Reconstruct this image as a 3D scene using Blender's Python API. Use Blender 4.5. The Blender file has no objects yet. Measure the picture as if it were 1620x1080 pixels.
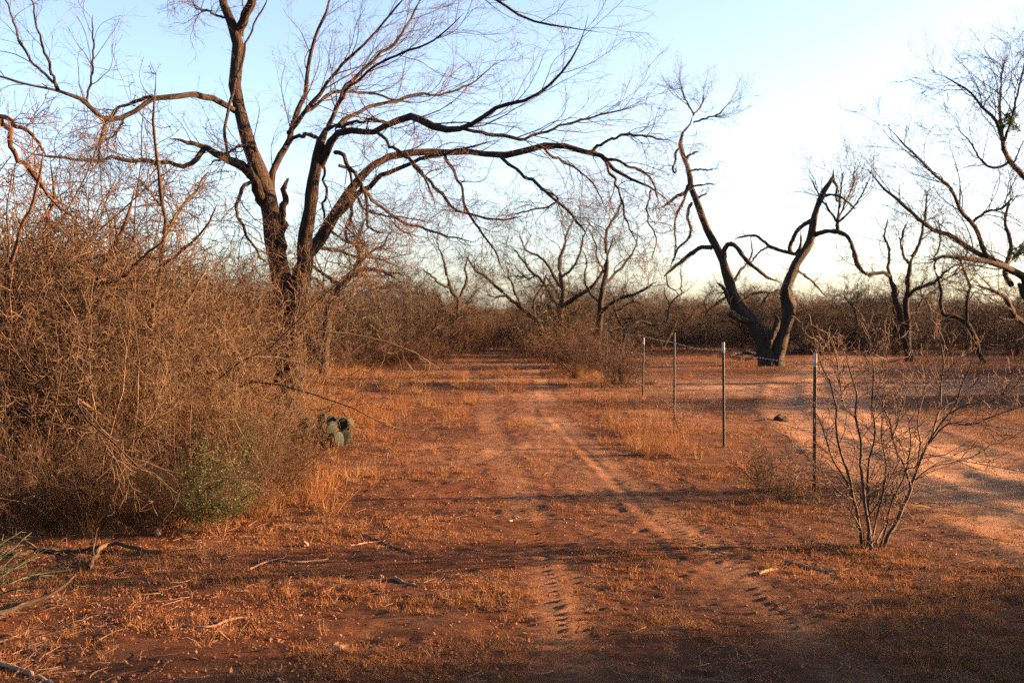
import bpy, math, random
import numpy as np

# ------------------------------------------------------------------ camera, world, sun
scene = bpy.context.scene
col = scene.collection
R_ = math.radians
CAM_H = 1.7
PITCH = math.atan(50 / 1800.0)
cam_d = bpy.data.cameras.new('camera')
cam_d.sensor_width = 36.0
cam_d.lens = 40.0
cam_d.clip_start = 0.05
cam_d.clip_end = 6000
cam_d.dof.use_dof = True
cam_d.dof.focus_distance = 9.0
cam_d.dof.aperture_fstop = 3.6
cam = bpy.data.objects.new('camera', cam_d)
cam.location = (0, 0, CAM_H)
cam.rotation_euler = (math.pi / 2 - PITCH, 0, 0)
col.objects.link(cam)
scene.camera = cam

SUN_AZ = 82.0      # degrees clockwise from the view direction (+Y) towards +X
SUN_EL = 11.0
world = bpy.data.worlds.new('World')
scene.world = world
world.use_nodes = True
wn, wl = world.node_tree.nodes, world.node_tree.links
bg = wn['Background']
sky = wn.new('ShaderNodeTexSky')
sky.sky_type = 'NISHITA'
sky.sun_disc = False
sky.sun_elevation = R_(SUN_EL)
sky.sun_rotation = R_(SUN_AZ)
sky.air_density = 0.6
sky.dust_density = 1.7
sky.ozone_density = 0.45
wl.new(sky.outputs[0], bg.inputs[0])
bg.inputs[1].default_value = 0.05

sd = bpy.data.lights.new('sun', 'SUN')
sd.energy = 4.9
sd.angle = R_(0.5)
sd.color = (1.0, 0.55, 0.25)
sun = bpy.data.objects.new('sun', sd)
az, el = R_(SUN_AZ), R_(SUN_EL)
sx, sy, sz = math.sin(az) * math.cos(el), math.cos(az) * math.cos(el), math.sin(el)
from mathutils import Vector, Euler, Matrix
sun.rotation_euler = Vector((sx, sy, sz)).to_track_quat('Z', 'Y').to_euler()
sun.location = (20, 5, 10)
col.objects.link(sun)

vs = scene.view_settings
vs.view_transform = 'Standard'
vs.look = 'None'
vs.gamma = 1.0
vs.use_curve_mapping = False
vs.exposure = 3.28
scene.cycles.max_bounces = 5
scene.cycles.diffuse_bounces = 3
scene.cycles.glossy_bounces = 2
scene.cycles.use_denoising = False

rng = np.random.default_rng(7)
random.seed(7)

# ------------------------------------------------------------------ materials
def new_mat(name):
    m = bpy.data.materials.new(name)
    m.use_nodes = True
    return m, m.node_tree.nodes, m.node_tree.links, m.node_tree.nodes['Principled BSDF']

def ramp(nodes, stops):
    r = nodes.new('ShaderNodeValToRGB')
    el_ = r.color_ramp.elements
    while len(el_) < len(stops):
        el_.new(0.5)
    for e, (p, c) in zip(el_, stops):
        e.position = p
        e.color = (*c, 1)
    return r

def bark_mat(name, dark, mid, light, scale=14.0, bump=0.6, hue_rand=0.25):
    m, n, l, b = new_mat(name)
    at_ = n.new('ShaderNodeAttribute'); at_.attribute_name = 'bark'
    no = n.new('ShaderNodeTexNoise'); no.inputs['Scale'].default_value = scale; no.inputs['Detail'].default_value = 6
    no.inputs['Roughness'].default_value = 0.65
    vo = n.new('ShaderNodeTexVoronoi'); vo.inputs['Scale'].default_value = scale * 1.6
    l.new(at_.outputs['Vector'], no.inputs['Vector']); l.new(at_.outputs['Vector'], vo.inputs['Vector'])
    r = ramp(n, [(0.3, dark), (0.5, mid), (0.72, light)])
    l.new(no.outputs['Fac'], r.inputs[0])
    oi = n.new('ShaderNodeObjectInfo')
    mr = n.new('ShaderNodeMapRange'); mr.inputs[3].default_value = 1 - hue_rand; mr.inputs[4].default_value = 1 + hue_rand
    l.new(oi.outputs['Random'], mr.inputs[0])
    hv = n.new('ShaderNodeHueSaturation'); l.new(mr.outputs[0], hv.inputs['Value']); l.new(r.outputs[0], hv.inputs['Color'])
    l.new(hv.outputs[0], b.inputs['Base Color'])
    b.inputs['Roughness'].default_value = 0.9
    b.inputs['Specular IOR Level'].default_value = 0.2
    if bump:
        ma = n.new('ShaderNodeMath'); ma.operation = 'ADD'
        l.new(no.outputs['Fac'], ma.inputs[0]); l.new(vo.outputs['Distance'], ma.inputs[1])
        bu = n.new('ShaderNodeBump'); bu.inputs['Strength'].default_value = bump; bu.inputs['Distance'].default_value = 0.03
        l.new(ma.outputs[0], bu.inputs['Height']); l.new(bu.outputs[0], b.inputs['Normal'])
    return m

M_BARK = bark_mat('dark_furrowed_bark', (0.010, 0.006, 0.005), (0.030, 0.019, 0.014), (0.08, 0.057, 0.043), 24, 1.0)
M_DEAD = bark_mat('grey_dead_bark', (0.012, 0.009, 0.007), (0.034, 0.026, 0.021), (0.085, 0.068, 0.056), 20, 1.0)
M_CROWN = bark_mat('grey_brown_crown_twigs', (0.014, 0.010, 0.0075), (0.030, 0.021, 0.016), (0.055, 0.040, 0.030), 3, 0, 0.3)
M_TWIG = bark_mat('brown_twig_bark', (0.035, 0.020, 0.014), (0.075, 0.045, 0.032), (0.15, 0.10, 0.075), 9, 0)
M_STRAW = bark_mat('straw_tan_stems', (0.022, 0.013, 0.007), (0.066, 0.040, 0.022), (0.18, 0.125, 0.078), 9, 0)
M_STEM = bark_mat('pale_shrub_bark', (0.013, 0.0078, 0.005), (0.043, 0.025, 0.0145), (0.14, 0.092, 0.058), 9, 0)
M_STEM2 = bark_mat('reddish_shrub_bark', (0.025, 0.010, 0.005), (0.062, 0.028, 0.014), (0.13, 0.067, 0.035), 9, 0)
M_BRUSH = bark_mat('grey_brush_twigs', (0.026, 0.0175, 0.0115), (0.054, 0.037, 0.024), (0.095, 0.068, 0.046), 1.2, 0, 0.35)
M_BRUSH2 = bark_mat('russet_brush_twigs', (0.026, 0.012, 0.007), (0.055, 0.027, 0.014), (0.09, 0.046, 0.024), 1.2, 0, 0.3)
M_LICHEN = bark_mat('pale_smooth_bark', (0.018, 0.013, 0.010), (0.042, 0.032, 0.024), (0.085, 0.068, 0.052), 14, 0.6)
M_WOOD = bark_mat('weathered_wood', (0.07, 0.04, 0.026), (0.15, 0.09, 0.06), (0.27, 0.18, 0.125), 12, 0.6)

def leaf_mat(name, c1, c2, rough=0.6, trans=0.25):
    m, n, l, b = new_mat(name)
    g = n.new('ShaderNodeNewGeometry')
    no = n.new('ShaderNodeTexNoise'); no.inputs['Scale'].default_value = 7
    tc = n.new('ShaderNodeTexCoord'); l.new(tc.outputs['Object'], no.inputs['Vector'])
    ad = n.new('ShaderNodeMath'); ad.operation = 'MULTIPLY_ADD'; ad.inputs[1].default_value = 0.5
    l.new(g.outputs['Random Per Island'], ad.inputs[0])
    m2 = n.new('ShaderNodeMath'); m2.operation = 'MULTIPLY'; m2.inputs[1].default_value = 0.6
    l.new(no.outputs['Fac'], m2.inputs[0]); l.new(m2.outputs[0], ad.inputs[2])
    r = ramp(n, [(0.2, c1), (0.8, c2)])
    l.new(ad.outputs[0], r.inputs[0]); l.new(r.outputs[0], b.inputs['Base Color'])
    b.inputs['Roughness'].default_value = rough
    b.inputs['Specular IOR Level'].default_value = 0.25
    if trans:
        tr = n.new('ShaderNodeBsdfTranslucent'); l.new(r.outputs[0], tr.inputs[0])
        mx = n.new('ShaderNodeMixShader'); mx.inputs[0].default_value = trans
        l.new(b.outputs[0], mx.inputs[1]); l.new(tr.outputs[0], mx.inputs[2])
        l.new(mx.outputs[0], n['Material Output'].inputs[0])
    return m

M_LEAF = leaf_mat('small_green_leaves', (0.012, 0.028, 0.005), (0.055, 0.095, 0.016))
M_YLEAF = leaf_mat('olive_leaves', (0.04, 0.042, 0.012), (0.10, 0.085, 0.03))
M_RLEAF = leaf_mat('dry_red_leaves', (0.20, 0.04, 0.015), (0.30, 0.10, 0.03), trans=0.35)
M_GRASS = leaf_mat('dry_russet_grass', (0.085, 0.034, 0.012), (0.21, 0.095, 0.036), 0.8, 0.3)
M_GRASS2 = leaf_mat('dry_straw_grass', (0.11, 0.055, 0.023), (0.25, 0.145, 0.068), 0.8, 0.3)
M_LITTER = leaf_mat('leaf_and_bark_litter', (0.04, 0.016, 0.009), (0.15, 0.078, 0.043), 0.8, 0.0)
M_PADS = leaf_mat('bluish_cactus_skin', (0.004, 0.010, 0.0075), (0.010, 0.019, 0.013), 0.8, 0.0)
M_PENCIL = leaf_mat('grey_green_cactus_stems', (0.016, 0.022, 0.010), (0.05, 0.058, 0.028), 0.6, 0.0)
M_CLOD = leaf_mat('red_soil_crumbs', (0.055, 0.019, 0.0080), (0.22, 0.088, 0.040), 0.95, 0.0)

def metal(name, c, rough, metallic=0.0):
    m, n, l, b = new_mat(name)
    no = n.new('ShaderNodeTexNoise'); no.inputs['Scale'].default_value = 35; no.inputs['Detail'].default_value = 5
    tc = n.new('ShaderNodeTexCoord'); l.new(tc.outputs['Object'], no.inputs['Vector'])
    r = ramp(n, [(0.38, tuple(v * 0.55 for v in c)), (0.62, c)])
    l.new(no.outputs['Fac'], r.inputs[0]); l.new(r.outputs[0], b.inputs['Base Color'])
    b.inputs['Roughness'].default_value = rough; b.inputs['Metallic'].default_value = metallic
    return m
M_POST = metal('worn_green_post_paint', (0.022, 0.028, 0.016), 0.5)
M_TIP = metal('white_post_tip_paint', (0.42, 0.40, 0.37), 0.5)
M_WIRE = metal('galvanised_wire', (0.20, 0.19, 0.18), 0.7, 0.0)
M_STONE = metal('pale_stone', (0.22, 0.16, 0.11), 0.9)

# ------------------------------------------------------------------ terrain function
_perm = np.random.default_rng(3).permutation(4096)
def vnoise(x, y):
    xi = np.floor(x).astype(np.int64); yi = np.floor(y).astype(np.int64)
    xf = x - xi; yf = y - yi
    u = xf * xf * xf * (xf * (xf * 6 - 15) + 10); v = yf * yf * yf * (yf * (yf * 6 - 15) + 10)
    def h(a, b):
        return _perm[(_perm[a & 4095] + b) & 4095] / 2047.5 - 1.0
    a = h(xi, yi); b = h(xi + 1, yi); c = h(xi, yi + 1); d = h(xi + 1, yi + 1)
    return (a * (1 - u) + b * u) * (1 - v) + (c * (1 - u) + d * u) * v

LY = [0, 4, 6, 8, 10.5, 13, 18, 30, 50, 90]
LX = [0.34, 0.32, 0.27, 0.21, 0.06, -0.10, -0.42, -0.60, -0.85, -1.0]
RY = [0, 4, 5, 6, 8, 9.3, 13.3, 18, 30, 50, 90]
RX = [1.75, 1.72, 1.6, 1.50, 1.36, 1.24, 0.96, 0.70, 0.62, 0.35, 0.2]
PY = [0, 5, 9, 12, 16, 20, 25, 30, 40]
PX = [4.9, 4.8, 4.6, 4.55, 4.9, 5.5, 6.8, 8.2, 12.0]

def sstep(a, b, x):
    t = np.clip((x - a) / (b - a), 0, 1)
    return t * t * (3 - 2 * t)

def ground_all(x, y):
    x = np.asarray(x, float); y = np.asarray(y, float)
    near = np.exp(-np.maximum(np.hypot(x, y - 10) - 30, 0) / 40)
    z = 0.05 * vnoise(x / 5.3 + 9, y / 6.1 + 4) + 0.022 * vnoise(x / 1.4 + 30, y / 1.6) 
    z = z * (0.35 + 0.65 * sstep(7, 16, y)) 
    lx = np.interp(y, LY, LX); rx = np.interp(y, RY, RX); px = np.interp(y, PY, PX)
    wob = 0.03 * vnoise(y / 1.3, x * 0 + 3.3)
    dl = x - lx - wob; dr = x - rx - wob * 0.7
    fade = np.exp(-np.maximum(y - 16, 0) / 18)
    trk = np.exp(-(dl / 0.17) ** 4) ; trk2 = np.exp(-(dr / 0.16) ** 4)
    smooth = np.clip(trk + trk2, 0, 1)
    rough = 0.011 * vnoise(x / 0.41, y / 0.36) + 0.006 * vnoise(x / 0.16 + 7, y / 0.14 + 3) + 0.007 * vnoise(x / 0.075, y / 0.06 + 9)
    spx = np.exp(-((x - px) / 1.15) ** 4) * sstep(46, 38, y)
    tj = np.exp(-((y - 24.5 - 0.10 * (x - 5)) / 2.4) ** 4) * sstep(1.5, 4.5, x) * sstep(40, 30, x)
    sandR = np.clip(np.maximum(spx, tj), 0, 1)
    rough = rough * near * (1 - 0.45 * smooth) * (1 - 0.25 * sandR)
    z = z + rough
    # tyre marks: sunken lane, raised shoulders, chevron lugs
    z -= 0.001 * trk * fade + 0.001 * trk2 * fade
    z += (0.0025 * np.exp(-((np.abs(dl) - 0.22) / 0.05) ** 2) + 0.004 * np.exp(-((np.abs(dr) - 0.22) / 0.05) ** 2)) * fade * (0.6 + vnoise(x / .2, y / .22 + 40))
    ptch = sstep(-0.45, 0.25, vnoise(y / 0.9 + 11, x * 0 + 5.1))
    lug = np.sin(2 * np.pi * (y / 0.105 - dl * np.where(dl > 0, 4.6, 2.8) + np.where(dl > 0, 0.5, 0.0) + 0.35 * vnoise(x / .2, y / .25))) * (np.abs(dl) > 0.012)
    z += 0.0125 * sstep(-1.0, -.3, vnoise(x / .12 + 8, y / .3 + 2)) * lug * np.exp(-(dl / 0.155) ** 6) * sstep(17, 9, y) * (0.6 + 0.4 * ptch)
    lug2 = np.sin(2 * np.pi * (y / 0.105 - dr * np.where(dr > 0, 4.6, 2.8) + np.where(dr > 0, 0.5, 0.0) + 0.5 * vnoise(x / .2 + 5, y / .2)))
    z += 0.0100 * lug2 * np.exp(-(dr / 0.19) ** 6) * sstep(15, 8, y) * (0.25 + 0.75 * ptch)
    # a second, narrow older groove on the right line
    z -= 0.009 * np.exp(-((dr + 0.12) / 0.05) ** 2) * sstep(8, 9.5, y) * sstep(20, 13, y)
    z += 0.005 * np.exp(-((dr + 0.23) / 0.05) ** 2) * sstep(8, 9.5, y) * sstep(20, 13, y)
    # the sandy track beyond the fence
    for o in (-0.75, 0.75):
        q = x - px - o
        z -= 0.016 * np.exp(-(q / 0.26) ** 2) * sstep(3, 6, y) * sstep(34, 24, y)
        z += 0.02 * np.exp(-((np.abs(q) - 0.42) / 0.13) ** 2) * sstep(34, 24, y)
    z += 0.07 * np.exp(-((x - px) / 0.28) ** 2) * vnoise(x / 1.1, y / 1.9 + 2) * sstep(36, 24, y)
    # low berm beside the fence line
    fx = np.interp(y, [5, 8, 10.5, 22, 40], [4.0, 3.55, 2.8, 2.5, 2.6])
    z += 0.01 * np.exp(-((x - fx + 0.1) / 0.5) ** 2) * near
    far = sstep(90, 600, np.hypot(x, y))
    z += far * 2.0 * (vnoise(x / 350, y / 350))
    sandL = np.clip(np.exp(-((x - rx + 0.25 + .15 * vnoise(y / 1.5, x * 0 + 9)) / 0.40) ** 2) * sstep(7.5, 10.5, y) * 0.75 + 0.55 * trk * sstep(60, 9, y) + 0.45 * trk2 * sstep(60, 9, y), 0, 1)
    sandL = 0.85 * sandL * (0.65 + 0.6 * vnoise(x / 0.8, y / 1.7 + 8)) * sstep(60, 30, y)
    patches = sstep(0.15, 0.7, vnoise(x / 2.6 + 2, y / 1.7 + 20)) * 0.6 * sstep(9, 16, y)
    sand = np.clip(np.maximum(np.maximum(sandR, sandL), patches * np.exp(-(x / 3.0) ** 4)), 0, 1)
    return z, sand

def gz(x, y):
    return float(ground_all(np.array([x]), np.array([y]))[0][0])

# ------------------------------------------------------------------ mesh helpers
def mesh_from(name, V, quads=None, tris=None, attrs=None, smooth=True, mats=(), midx=None):
    me = bpy.data.meshes.new(name)
    V = np.ascontiguousarray(V, dtype=np.float32)
    parts = []; sizes = []
    if quads is not None and len(quads): parts.append(np.asarray(quads).reshape(-1)); sizes.append(np.full(len(quads), 4))
    if tris is not None and len(tris): parts.append(np.asarray(tris).reshape(-1)); sizes.append(np.full(len(tris), 3))
    idx = np.concatenate(parts).astype(np.int32); sz_ = np.concatenate(sizes).astype(np.int32)
    starts = np.concatenate([[0], np.cumsum(sz_)[:-1]]).astype(np.int32)
    me.vertices.add(len(V)); me.vertices.foreach_set('co', V.ravel())
    me.loops.add(len(idx)); me.loops.foreach_set('vertex_index', idx)
    me.polygons.add(len(sz_)); me.polygons.foreach_set('loop_start', starts); me.polygons.foreach_set('loop_total', sz_)
    me.polygons.foreach_set('use_smooth', np.full(len(sz_), smooth))
    for m in mats: me.materials.append(m)
    if midx is not None: me.polygons.foreach_set('material_index', np.asarray(midx, dtype=np.int32))
    if attrs:
        for k, a in attrs.items():
            a = np.asarray(a, dtype=np.float32)
            if a.ndim == 2:
                t = me.attributes.new(k, 'FLOAT_VECTOR', 'POINT'); t.data.foreach_set('vector', a.ravel())
            else:
                t = me.attributes.new(k, 'FLOAT', 'POINT'); t.data.foreach_set('value', a)
    me.update(calc_edges=True)
    return me

def norm(a):
    return a / np.maximum(np.linalg.norm(a, axis=-1, keepdims=True), 1e-9)

def tangents(P):
    T = np.empty_like(P)
    T[:, 1:-1] = P[:, 2:] - P[:, :-2]; T[:, 0] = P[:, 1] - P[:, 0]; T[:, -1] = P[:, -1] - P[:, -2]
    return norm(T)

def frames(P):
    T = tangents(P)
    M, N, _ = P.shape
    ref = np.where(np.abs(T[:, 0, 2:3]) < 0.8, np.array([[0, 0, 1.0]]), np.array([[1.0, 0, 0]]))
    n = norm(np.cross(T[:, 0], ref))
    Ns = np.empty_like(P); Ns[:, 0] = n
    for i in range(1, N):
        n = norm(n - (n * T[:, i]).sum(-1, keepdims=True) * T[:, i]); Ns[:, i] = n
    return T, Ns, np.cross(T, Ns)

def tube_mesh(name, groups, mats, rough=0.0, seed=0):
    """groups: list of (P (M,N,3), R (M,N), sides[, material index]); one mesh of closed-tip tubes."""
    r_ = np.random.default_rng(seed)
    Vs, Qs, Bs, Ms = [], [], [], []
    off = 0
    for g in groups:
        P, R, S = g[:3]; mi = g[3] if len(g) > 3 else 0
        if len(P) == 0: continue
        M, N, _ = P.shape
        T, A, B = frames(P)
        th = np.arange(S) * 2 * math.pi / S
        Rr = np.repeat(R[:, :, None], S, axis=2)
        if rough > 0 and S >= 6:
            ph = r_.uniform(0, 6.28, (M, 1, 1)); kk = np.arange(N)[None, :, None]
            Rr = Rr * (1 + rough * (0.6 * np.sin(th * 3 + ph + kk * 0.35) + 0.5 * np.sin(th * 5 - ph + kk * .6) + r_.normal(0, 0.45, Rr.shape)) * (R[:, :, None] > 0.01))
        ct = np.cos(th)[None, None, :, None]; st = np.sin(th)[None, None, :, None]
        V = P[:, :, None, :] + Rr[..., None] * (ct * A[:, :, None, :] + st * B[:, :, None, :])
        L = np.concatenate([np.zeros((M, 1)), np.cumsum(np.linalg.norm(np.diff(P, axis=1), axis=2), axis=1)], axis=1)
        bo = r_.uniform(0, 50, (M, 1, 1))
        bk = np.stack([np.cos(th)[None, None] * Rr * 2 + bo, np.sin(th)[None, None] * Rr * 2 + 0 * bo, np.repeat(L[:, :, None], S, 2) * 0.3 + 0 * bo], -1)
        base = off + (np.arange(M) * N * S)[:, None, None] + (np.arange(N - 1) * S)[None, :, None]
        j = np.arange(S)[None, None]; j2 = (j + 1) % S
        Q = np.stack([base + j, base + j2, base + S + j2, base + S + j], -1).reshape(-1, 4)
        Vs.append(V.reshape(-1, 3)); Bs.append(bk.reshape(-1, 3)); Qs.append(Q); Ms.append(np.full(len(Q), mi))
        off += M * N * S
    V = np.concatenate(Vs)
    return mesh_from(name, V, quads=np.concatenate(Qs), attrs={'bark': np.concatenate(Bs)}, mats=mats, midx=np.concatenate(Ms))

def resample(pts, n):
    """Catmull-Rom through the points, n samples even in length."""
    p = np.asarray(pts, float)
    q = np.vstack([2 * p[0] - p[1], p, 2 * p[-1] - p[-2]])
    out = []
    for i in range(1, len(q) - 2):
        t = np.linspace(0, 1, 9)[:-1, None]
        a, b, c, d = q[i - 1], q[i], q[i + 1], q[i + 2]
        out.append(0.5 * ((2 * b) + (c - a) * t + (2 * a - 5 * b + 4 * c - d) * t ** 2 + (3 * b - a - 3 * c + d) * t ** 3))
    out.append(p[-1:]); o = np.vstack(out)
    s = np.concatenate([[0], np.cumsum(np.linalg.norm(np.diff(o[:, :3], axis=0), axis=1))])
    tt = np.linspace(0, s[-1], n)
    return np.stack([np.interp(tt, s, o[:, k]) for k in range(o.shape[1])], 1)

def at(px, py, d):
    """point at distance d (world y) seen at pixel (px, py) of the 1620x1080 frame"""
    xc = (px - 810) / 1800.0; yc = (540 - py) / 1800.0
    f = math.cos(PITCH) + yc * math.sin(PITCH)
    return np.array([xc / f * d, d, CAM_H + (yc * math.cos(PITCH) - math.sin(PITCH)) / f * d])

def trace(d, pts, n=26, jit=0.0, root=None, r=rng):
    """pts: (px, py, radius px[, depth offset m]) -> P (1,n,3), R (1,n)"""
    rows = []
    for p in pts:
        dz = p[3] if len(p) > 3 else 0.0
        q = at(p[0], p[1], d + dz)
        rows.append([*q, p[2] * (d + dz) / 1800.0])
    o = resample(rows, n)
    P = o[:, :3].copy(); R = np.maximum(o[:, 3], 0.001); R[-3:] *= (.85, .6, .25)
    if jit:
        k = r.normal(0, 1, P.shape); k[0] = 0
        k = (k + np.roll(k, 1, 0)) * 0.5
        P += k * (jit * np.minimum(R * 3, 0.06) / 0.06)[:, None]
    if root is not None: P = P - np.asarray(root)
    return P[None], R[None]

def spawn(P, R, K, length, ang=(35, 70), t0=0.15, t1=1.0, wander=0.25, trop=(0, 0, 0.03), npts=7, ratio=0.6, tip=0.25,
          len_taper=0.4, min_r=0.0012, r=rng, zig=0.0, kr=None, flat=0.0, powr=1.0):
    M, N = R.shape
    t = t0 + (t1 - t0) * ((np.arange(K)[None] + r.uniform(0, 1, (M, K))) / K)
    f = t * (N - 1); i = np.clip(f.astype(int), 0, N - 2); w = (f - i)[..., None]
    mi = np.arange(M)[:, None]
    base = P[mi, i] * (1 - w) + P[mi, i + 1] * w
    rad = R[mi, i] * (1 - w[..., 0]) + R[mi, i + 1] * w[..., 0]
    T = norm(P[mi, i + 1] - P[mi, i]).reshape(-1, 3)
    base = base.reshape(-1, 3); rad = rad.reshape(-1); tt = t.reshape(-1)
    m = len(base)
    rv = norm(r.normal(0, 1, (m, 3)) * np.array([1, 1, 1 - flat]))
    side = norm(rv - (rv * T).sum(-1, keepdims=True) * T)
    a = np.radians(r.uniform(ang[0], ang[1], m))[:, None]
    D = norm(np.cos(a) * T + np.sin(a) * side)
    if callable(length):
        L = length(tt, m)
    else:
        L = length * r.uniform(0.55, 1.25, m) * (1 - len_taper * (tt - t0) / max(t1 - t0, 1e-6))
    r0 = np.maximum(rad * ratio * r.uniform(0.7, 1.05, m), min_r)
    if kr: r0 = np.minimum(r0, np.maximum(kr * L, min_r))
    step = L / (npts - 1)
    Q = np.empty((m, npts, 3)); Q[:, 0] = base
    trop = np.asarray(trop)
    acc = np.zeros((m, 3)); sgn = 1
    zv = norm(np.cross(D, r.normal(0, 1, (m, 3))))
    for k in range(1, npts):
        Dk = norm(D + zig * sgn * zv); sgn = -sgn
        Q[:, k] = Q[:, k - 1] + Dk * step[:, None]
        acc = 0.5 * acc + r.normal(0, wander, (m, 3))
        D = norm(D + acc + trop)
    s = np.linspace(0, 1, npts)[None]
    RR = np.maximum(r0[:, None] * (1 - (1 - tip) * s ** powr), min_r * 0.8)
    return Q, RR

# ------------------------------------------------------------------ object helpers
def tag(o, label=None, cat=None, group=None, kind=None):
    if label: o['label'] = label
    if cat: o['category'] = cat
    if group: o['group'] = group
    if kind: o['kind'] = kind
    return o

def link(name, me, parent=None, loc=None):
    o = bpy.data.objects.new(name, me); col.objects.link(o)
    if name in ('crown', 'twigs', 'side_twigs', 'leaves', 'dry_leaves', 'side_stems', 'barbs', 'stems'): o['kind'] = 'stuff'
    if parent is not None: o.parent = parent
    if loc is not None: o.location = loc
    return o

def empty(name, loc, label, cat, group=None, rz=0.0, scale=1.0):
    o = bpy.data.objects.new(name, None); col.objects.link(o)
    o.location = loc; o.rotation_euler = (0, 0, rz); o.scale = (scale,) * 3
    o.empty_display_size = 0.2
    return tag(o, label, cat, group)

def copy_tree(src, loc, rz, scale, label=None, group=None, sx_=None):
    c = src.copy(); col.objects.link(c)
    c.location = loc; c.rotation_euler = (0, 0, rz)
    c.scale = (scale * (sx_ or 1), scale * (sx_ or 1), scale)
    if label: c['label'] = label
    if group: c['group'] = group
    for ch in src.children:
        d = ch.copy(); col.objects.link(d); d.parent = c
        for g in ch.children:
            e = g.copy(); col.objects.link(e); e.parent = d
    return c

def leaf_quads(pts, size, r=rng, elong=1.8):
    """small folded leaves at pts"""
    m = len(pts)
    a = norm(r.normal(0, 1, (m, 3))); b = norm(np.cross(a, r.normal(0, 1, (m, 3))))
    s = (size * r.uniform(0.6, 1.3, m))[:, None]
    c = np.cross(a, b)
    p0 = pts; p2 = pts + a * s * elong
    mid = pts + a * s * elong * 0.5
    p1 = mid + b * s * 0.5 + c * s * 0.15; p3 = mid - b * s * 0.5 + c * s * 0.15
    V = np.stack([p0, p1, p2, p3], 1).reshape(-1, 3)
    Q = np.arange(m * 4).reshape(-1, 4)
    return V, Q

def pick_points(P, k, r=rng):
    M, N, _ = P.shape
    i = r.integers(0, M, k); f = r.uniform(0.1, N - 1.001, k); j = f.astype(int); w = (f - j)[:, None]
    return P[i, j] * (1 - w) + P[i, j + 1] * w

# ------------------------------------------------------------------ ground
def ground_mat():
    m, n, l, b = new_mat('red_sandy_soil')
    tc = n.new('ShaderNodeTexCoord')
    def noise(s, det=5, rough=0.6, vec=None):
        t = n.new('ShaderNodeTexNoise'); t.inputs['Scale'].default_value = s; t.inputs['Detail'].default_value = det
        t.inputs['Roughness'].default_value = rough
        l.new(vec or tc.outputs['Object'], t.inputs['Vector']); return t
    n1 = noise(0.35, 4); n2 = noise(2.2, 6); n3 = noise(30, 5, 0.75); n4 = noise(160, 3, 0.7)
    r1 = ramp(n, [(0.32, (0.042, 0.0140, 0.0056)), (0.5, (0.076, 0.0270, 0.0108)), (0.68, (0.128, 0.050, 0.0210))])
    mx = n.new('ShaderNodeMix'); mx.data_type = 'FLOAT'; mx.inputs[0].default_value = 0.5
    l.new(n1.outputs['Fac'], mx.inputs[2]); l.new(n2.outputs['Fac'], mx.inputs[3]); l.new(mx.outputs[0], r1.inputs[0])
    sa = n.new('ShaderNodeAttribute'); sa.attribute_name = 'sand'
    rs = ramp(n, [(0.35, (0.185, 0.100, 0.058)), (0.7, (0.28, 0.165, 0.102))]); l.new(n2.outputs['Fac'], rs.inputs[0])
    ms = n.new('ShaderNodeMath'); ms.operation = 'MULTIPLY_ADD'; ms.inputs[1].default_value = 0.5; ms.use_clamp = True
    sub = n.new('ShaderNodeMath'); sub.operation = 'SUBTRACT'; sub.inputs[1].default_value = 0.5; l.new(n2.outputs['Fac'], sub.inputs[0])
    l.new(sub.outputs[0], ms.inputs[0]); l.new(sa.outputs['Fac'], ms.inputs[2])
    m1 = n.new('ShaderNodeMix'); m1.data_type = 'RGBA'; l.new(ms.outputs[0], m1.inputs[0]); l.new(r1.outputs[0], m1.inputs[6]); l.new(rs.outputs[0], m1.inputs[7])
    rg = ramp(n, [(0.3, (0.5, 0.48, 0.46)), (0.52, (1, 1, 1)), (0.72, (1.5, 1.48, 1.42))]); l.new(n3.outputs['Fac'], rg.inputs[0])
    m2 = n.new('ShaderNodeMix'); m2.data_type = 'RGBA'; m2.blend_type = 'MULTIPLY'; m2.inputs[0].default_value = 0.7
    l.new(m1.outputs[2], m2.inputs[6]); l.new(rg.outputs[0], m2.inputs[7])
    n5 = noise(1.1, 8, 0.75); ro = ramp(n, [(0.50, (0, 0, 0)), (0.62, (1, 1, 1))]); l.new(n5.outputs['Fac'], ro.inputs[0])
    fo = n.new('ShaderNodeMath'); fo.operation = 'MULTIPLY'; inv = n.new('ShaderNodeMath'); inv.operation = 'MULTIPLY_ADD'
    inv.inputs[1].default_value = -0.55; inv.inputs[2].default_value = 0.55; l.new(sa.outputs['Fac'], inv.inputs[0])
    l.new(ro.outputs[0], fo.inputs[0]); l.new(inv.outputs[0], fo.inputs[1])
    m3 = n.new('ShaderNodeMix'); m3.data_type = 'RGBA'; m3.inputs[7].default_value = (0.052, 0.026, 0.013, 1)
    l.new(fo.outputs[0], m3.inputs[0]); l.new(m2.outputs[2], m3.inputs[6])
    l.new(m3.outputs[2], b.inputs['Base Color'])
    b.inputs['Roughness'].default_value = 0.95; b.inputs['Specular IOR Level'].default_value = 0.1
    hs = n.new('ShaderNodeMath'); hs.operation = 'MULTIPLY_ADD'; hs.inputs[1].default_value = 0.4
    l.new(n4.outputs['Fac'], hs.inputs[0]); l.new(n3.outputs['Fac'], hs.inputs[2])
    bu = n.new('ShaderNodeBump'); bu.inputs['Strength'].default_value = 1.0; bu.inputs['Distance'].default_value = 0.035
    l.new(hs.outputs[0], bu.inputs['Height']); l.new(bu.outputs[0], b.inputs['Normal'])
    return m

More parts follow.
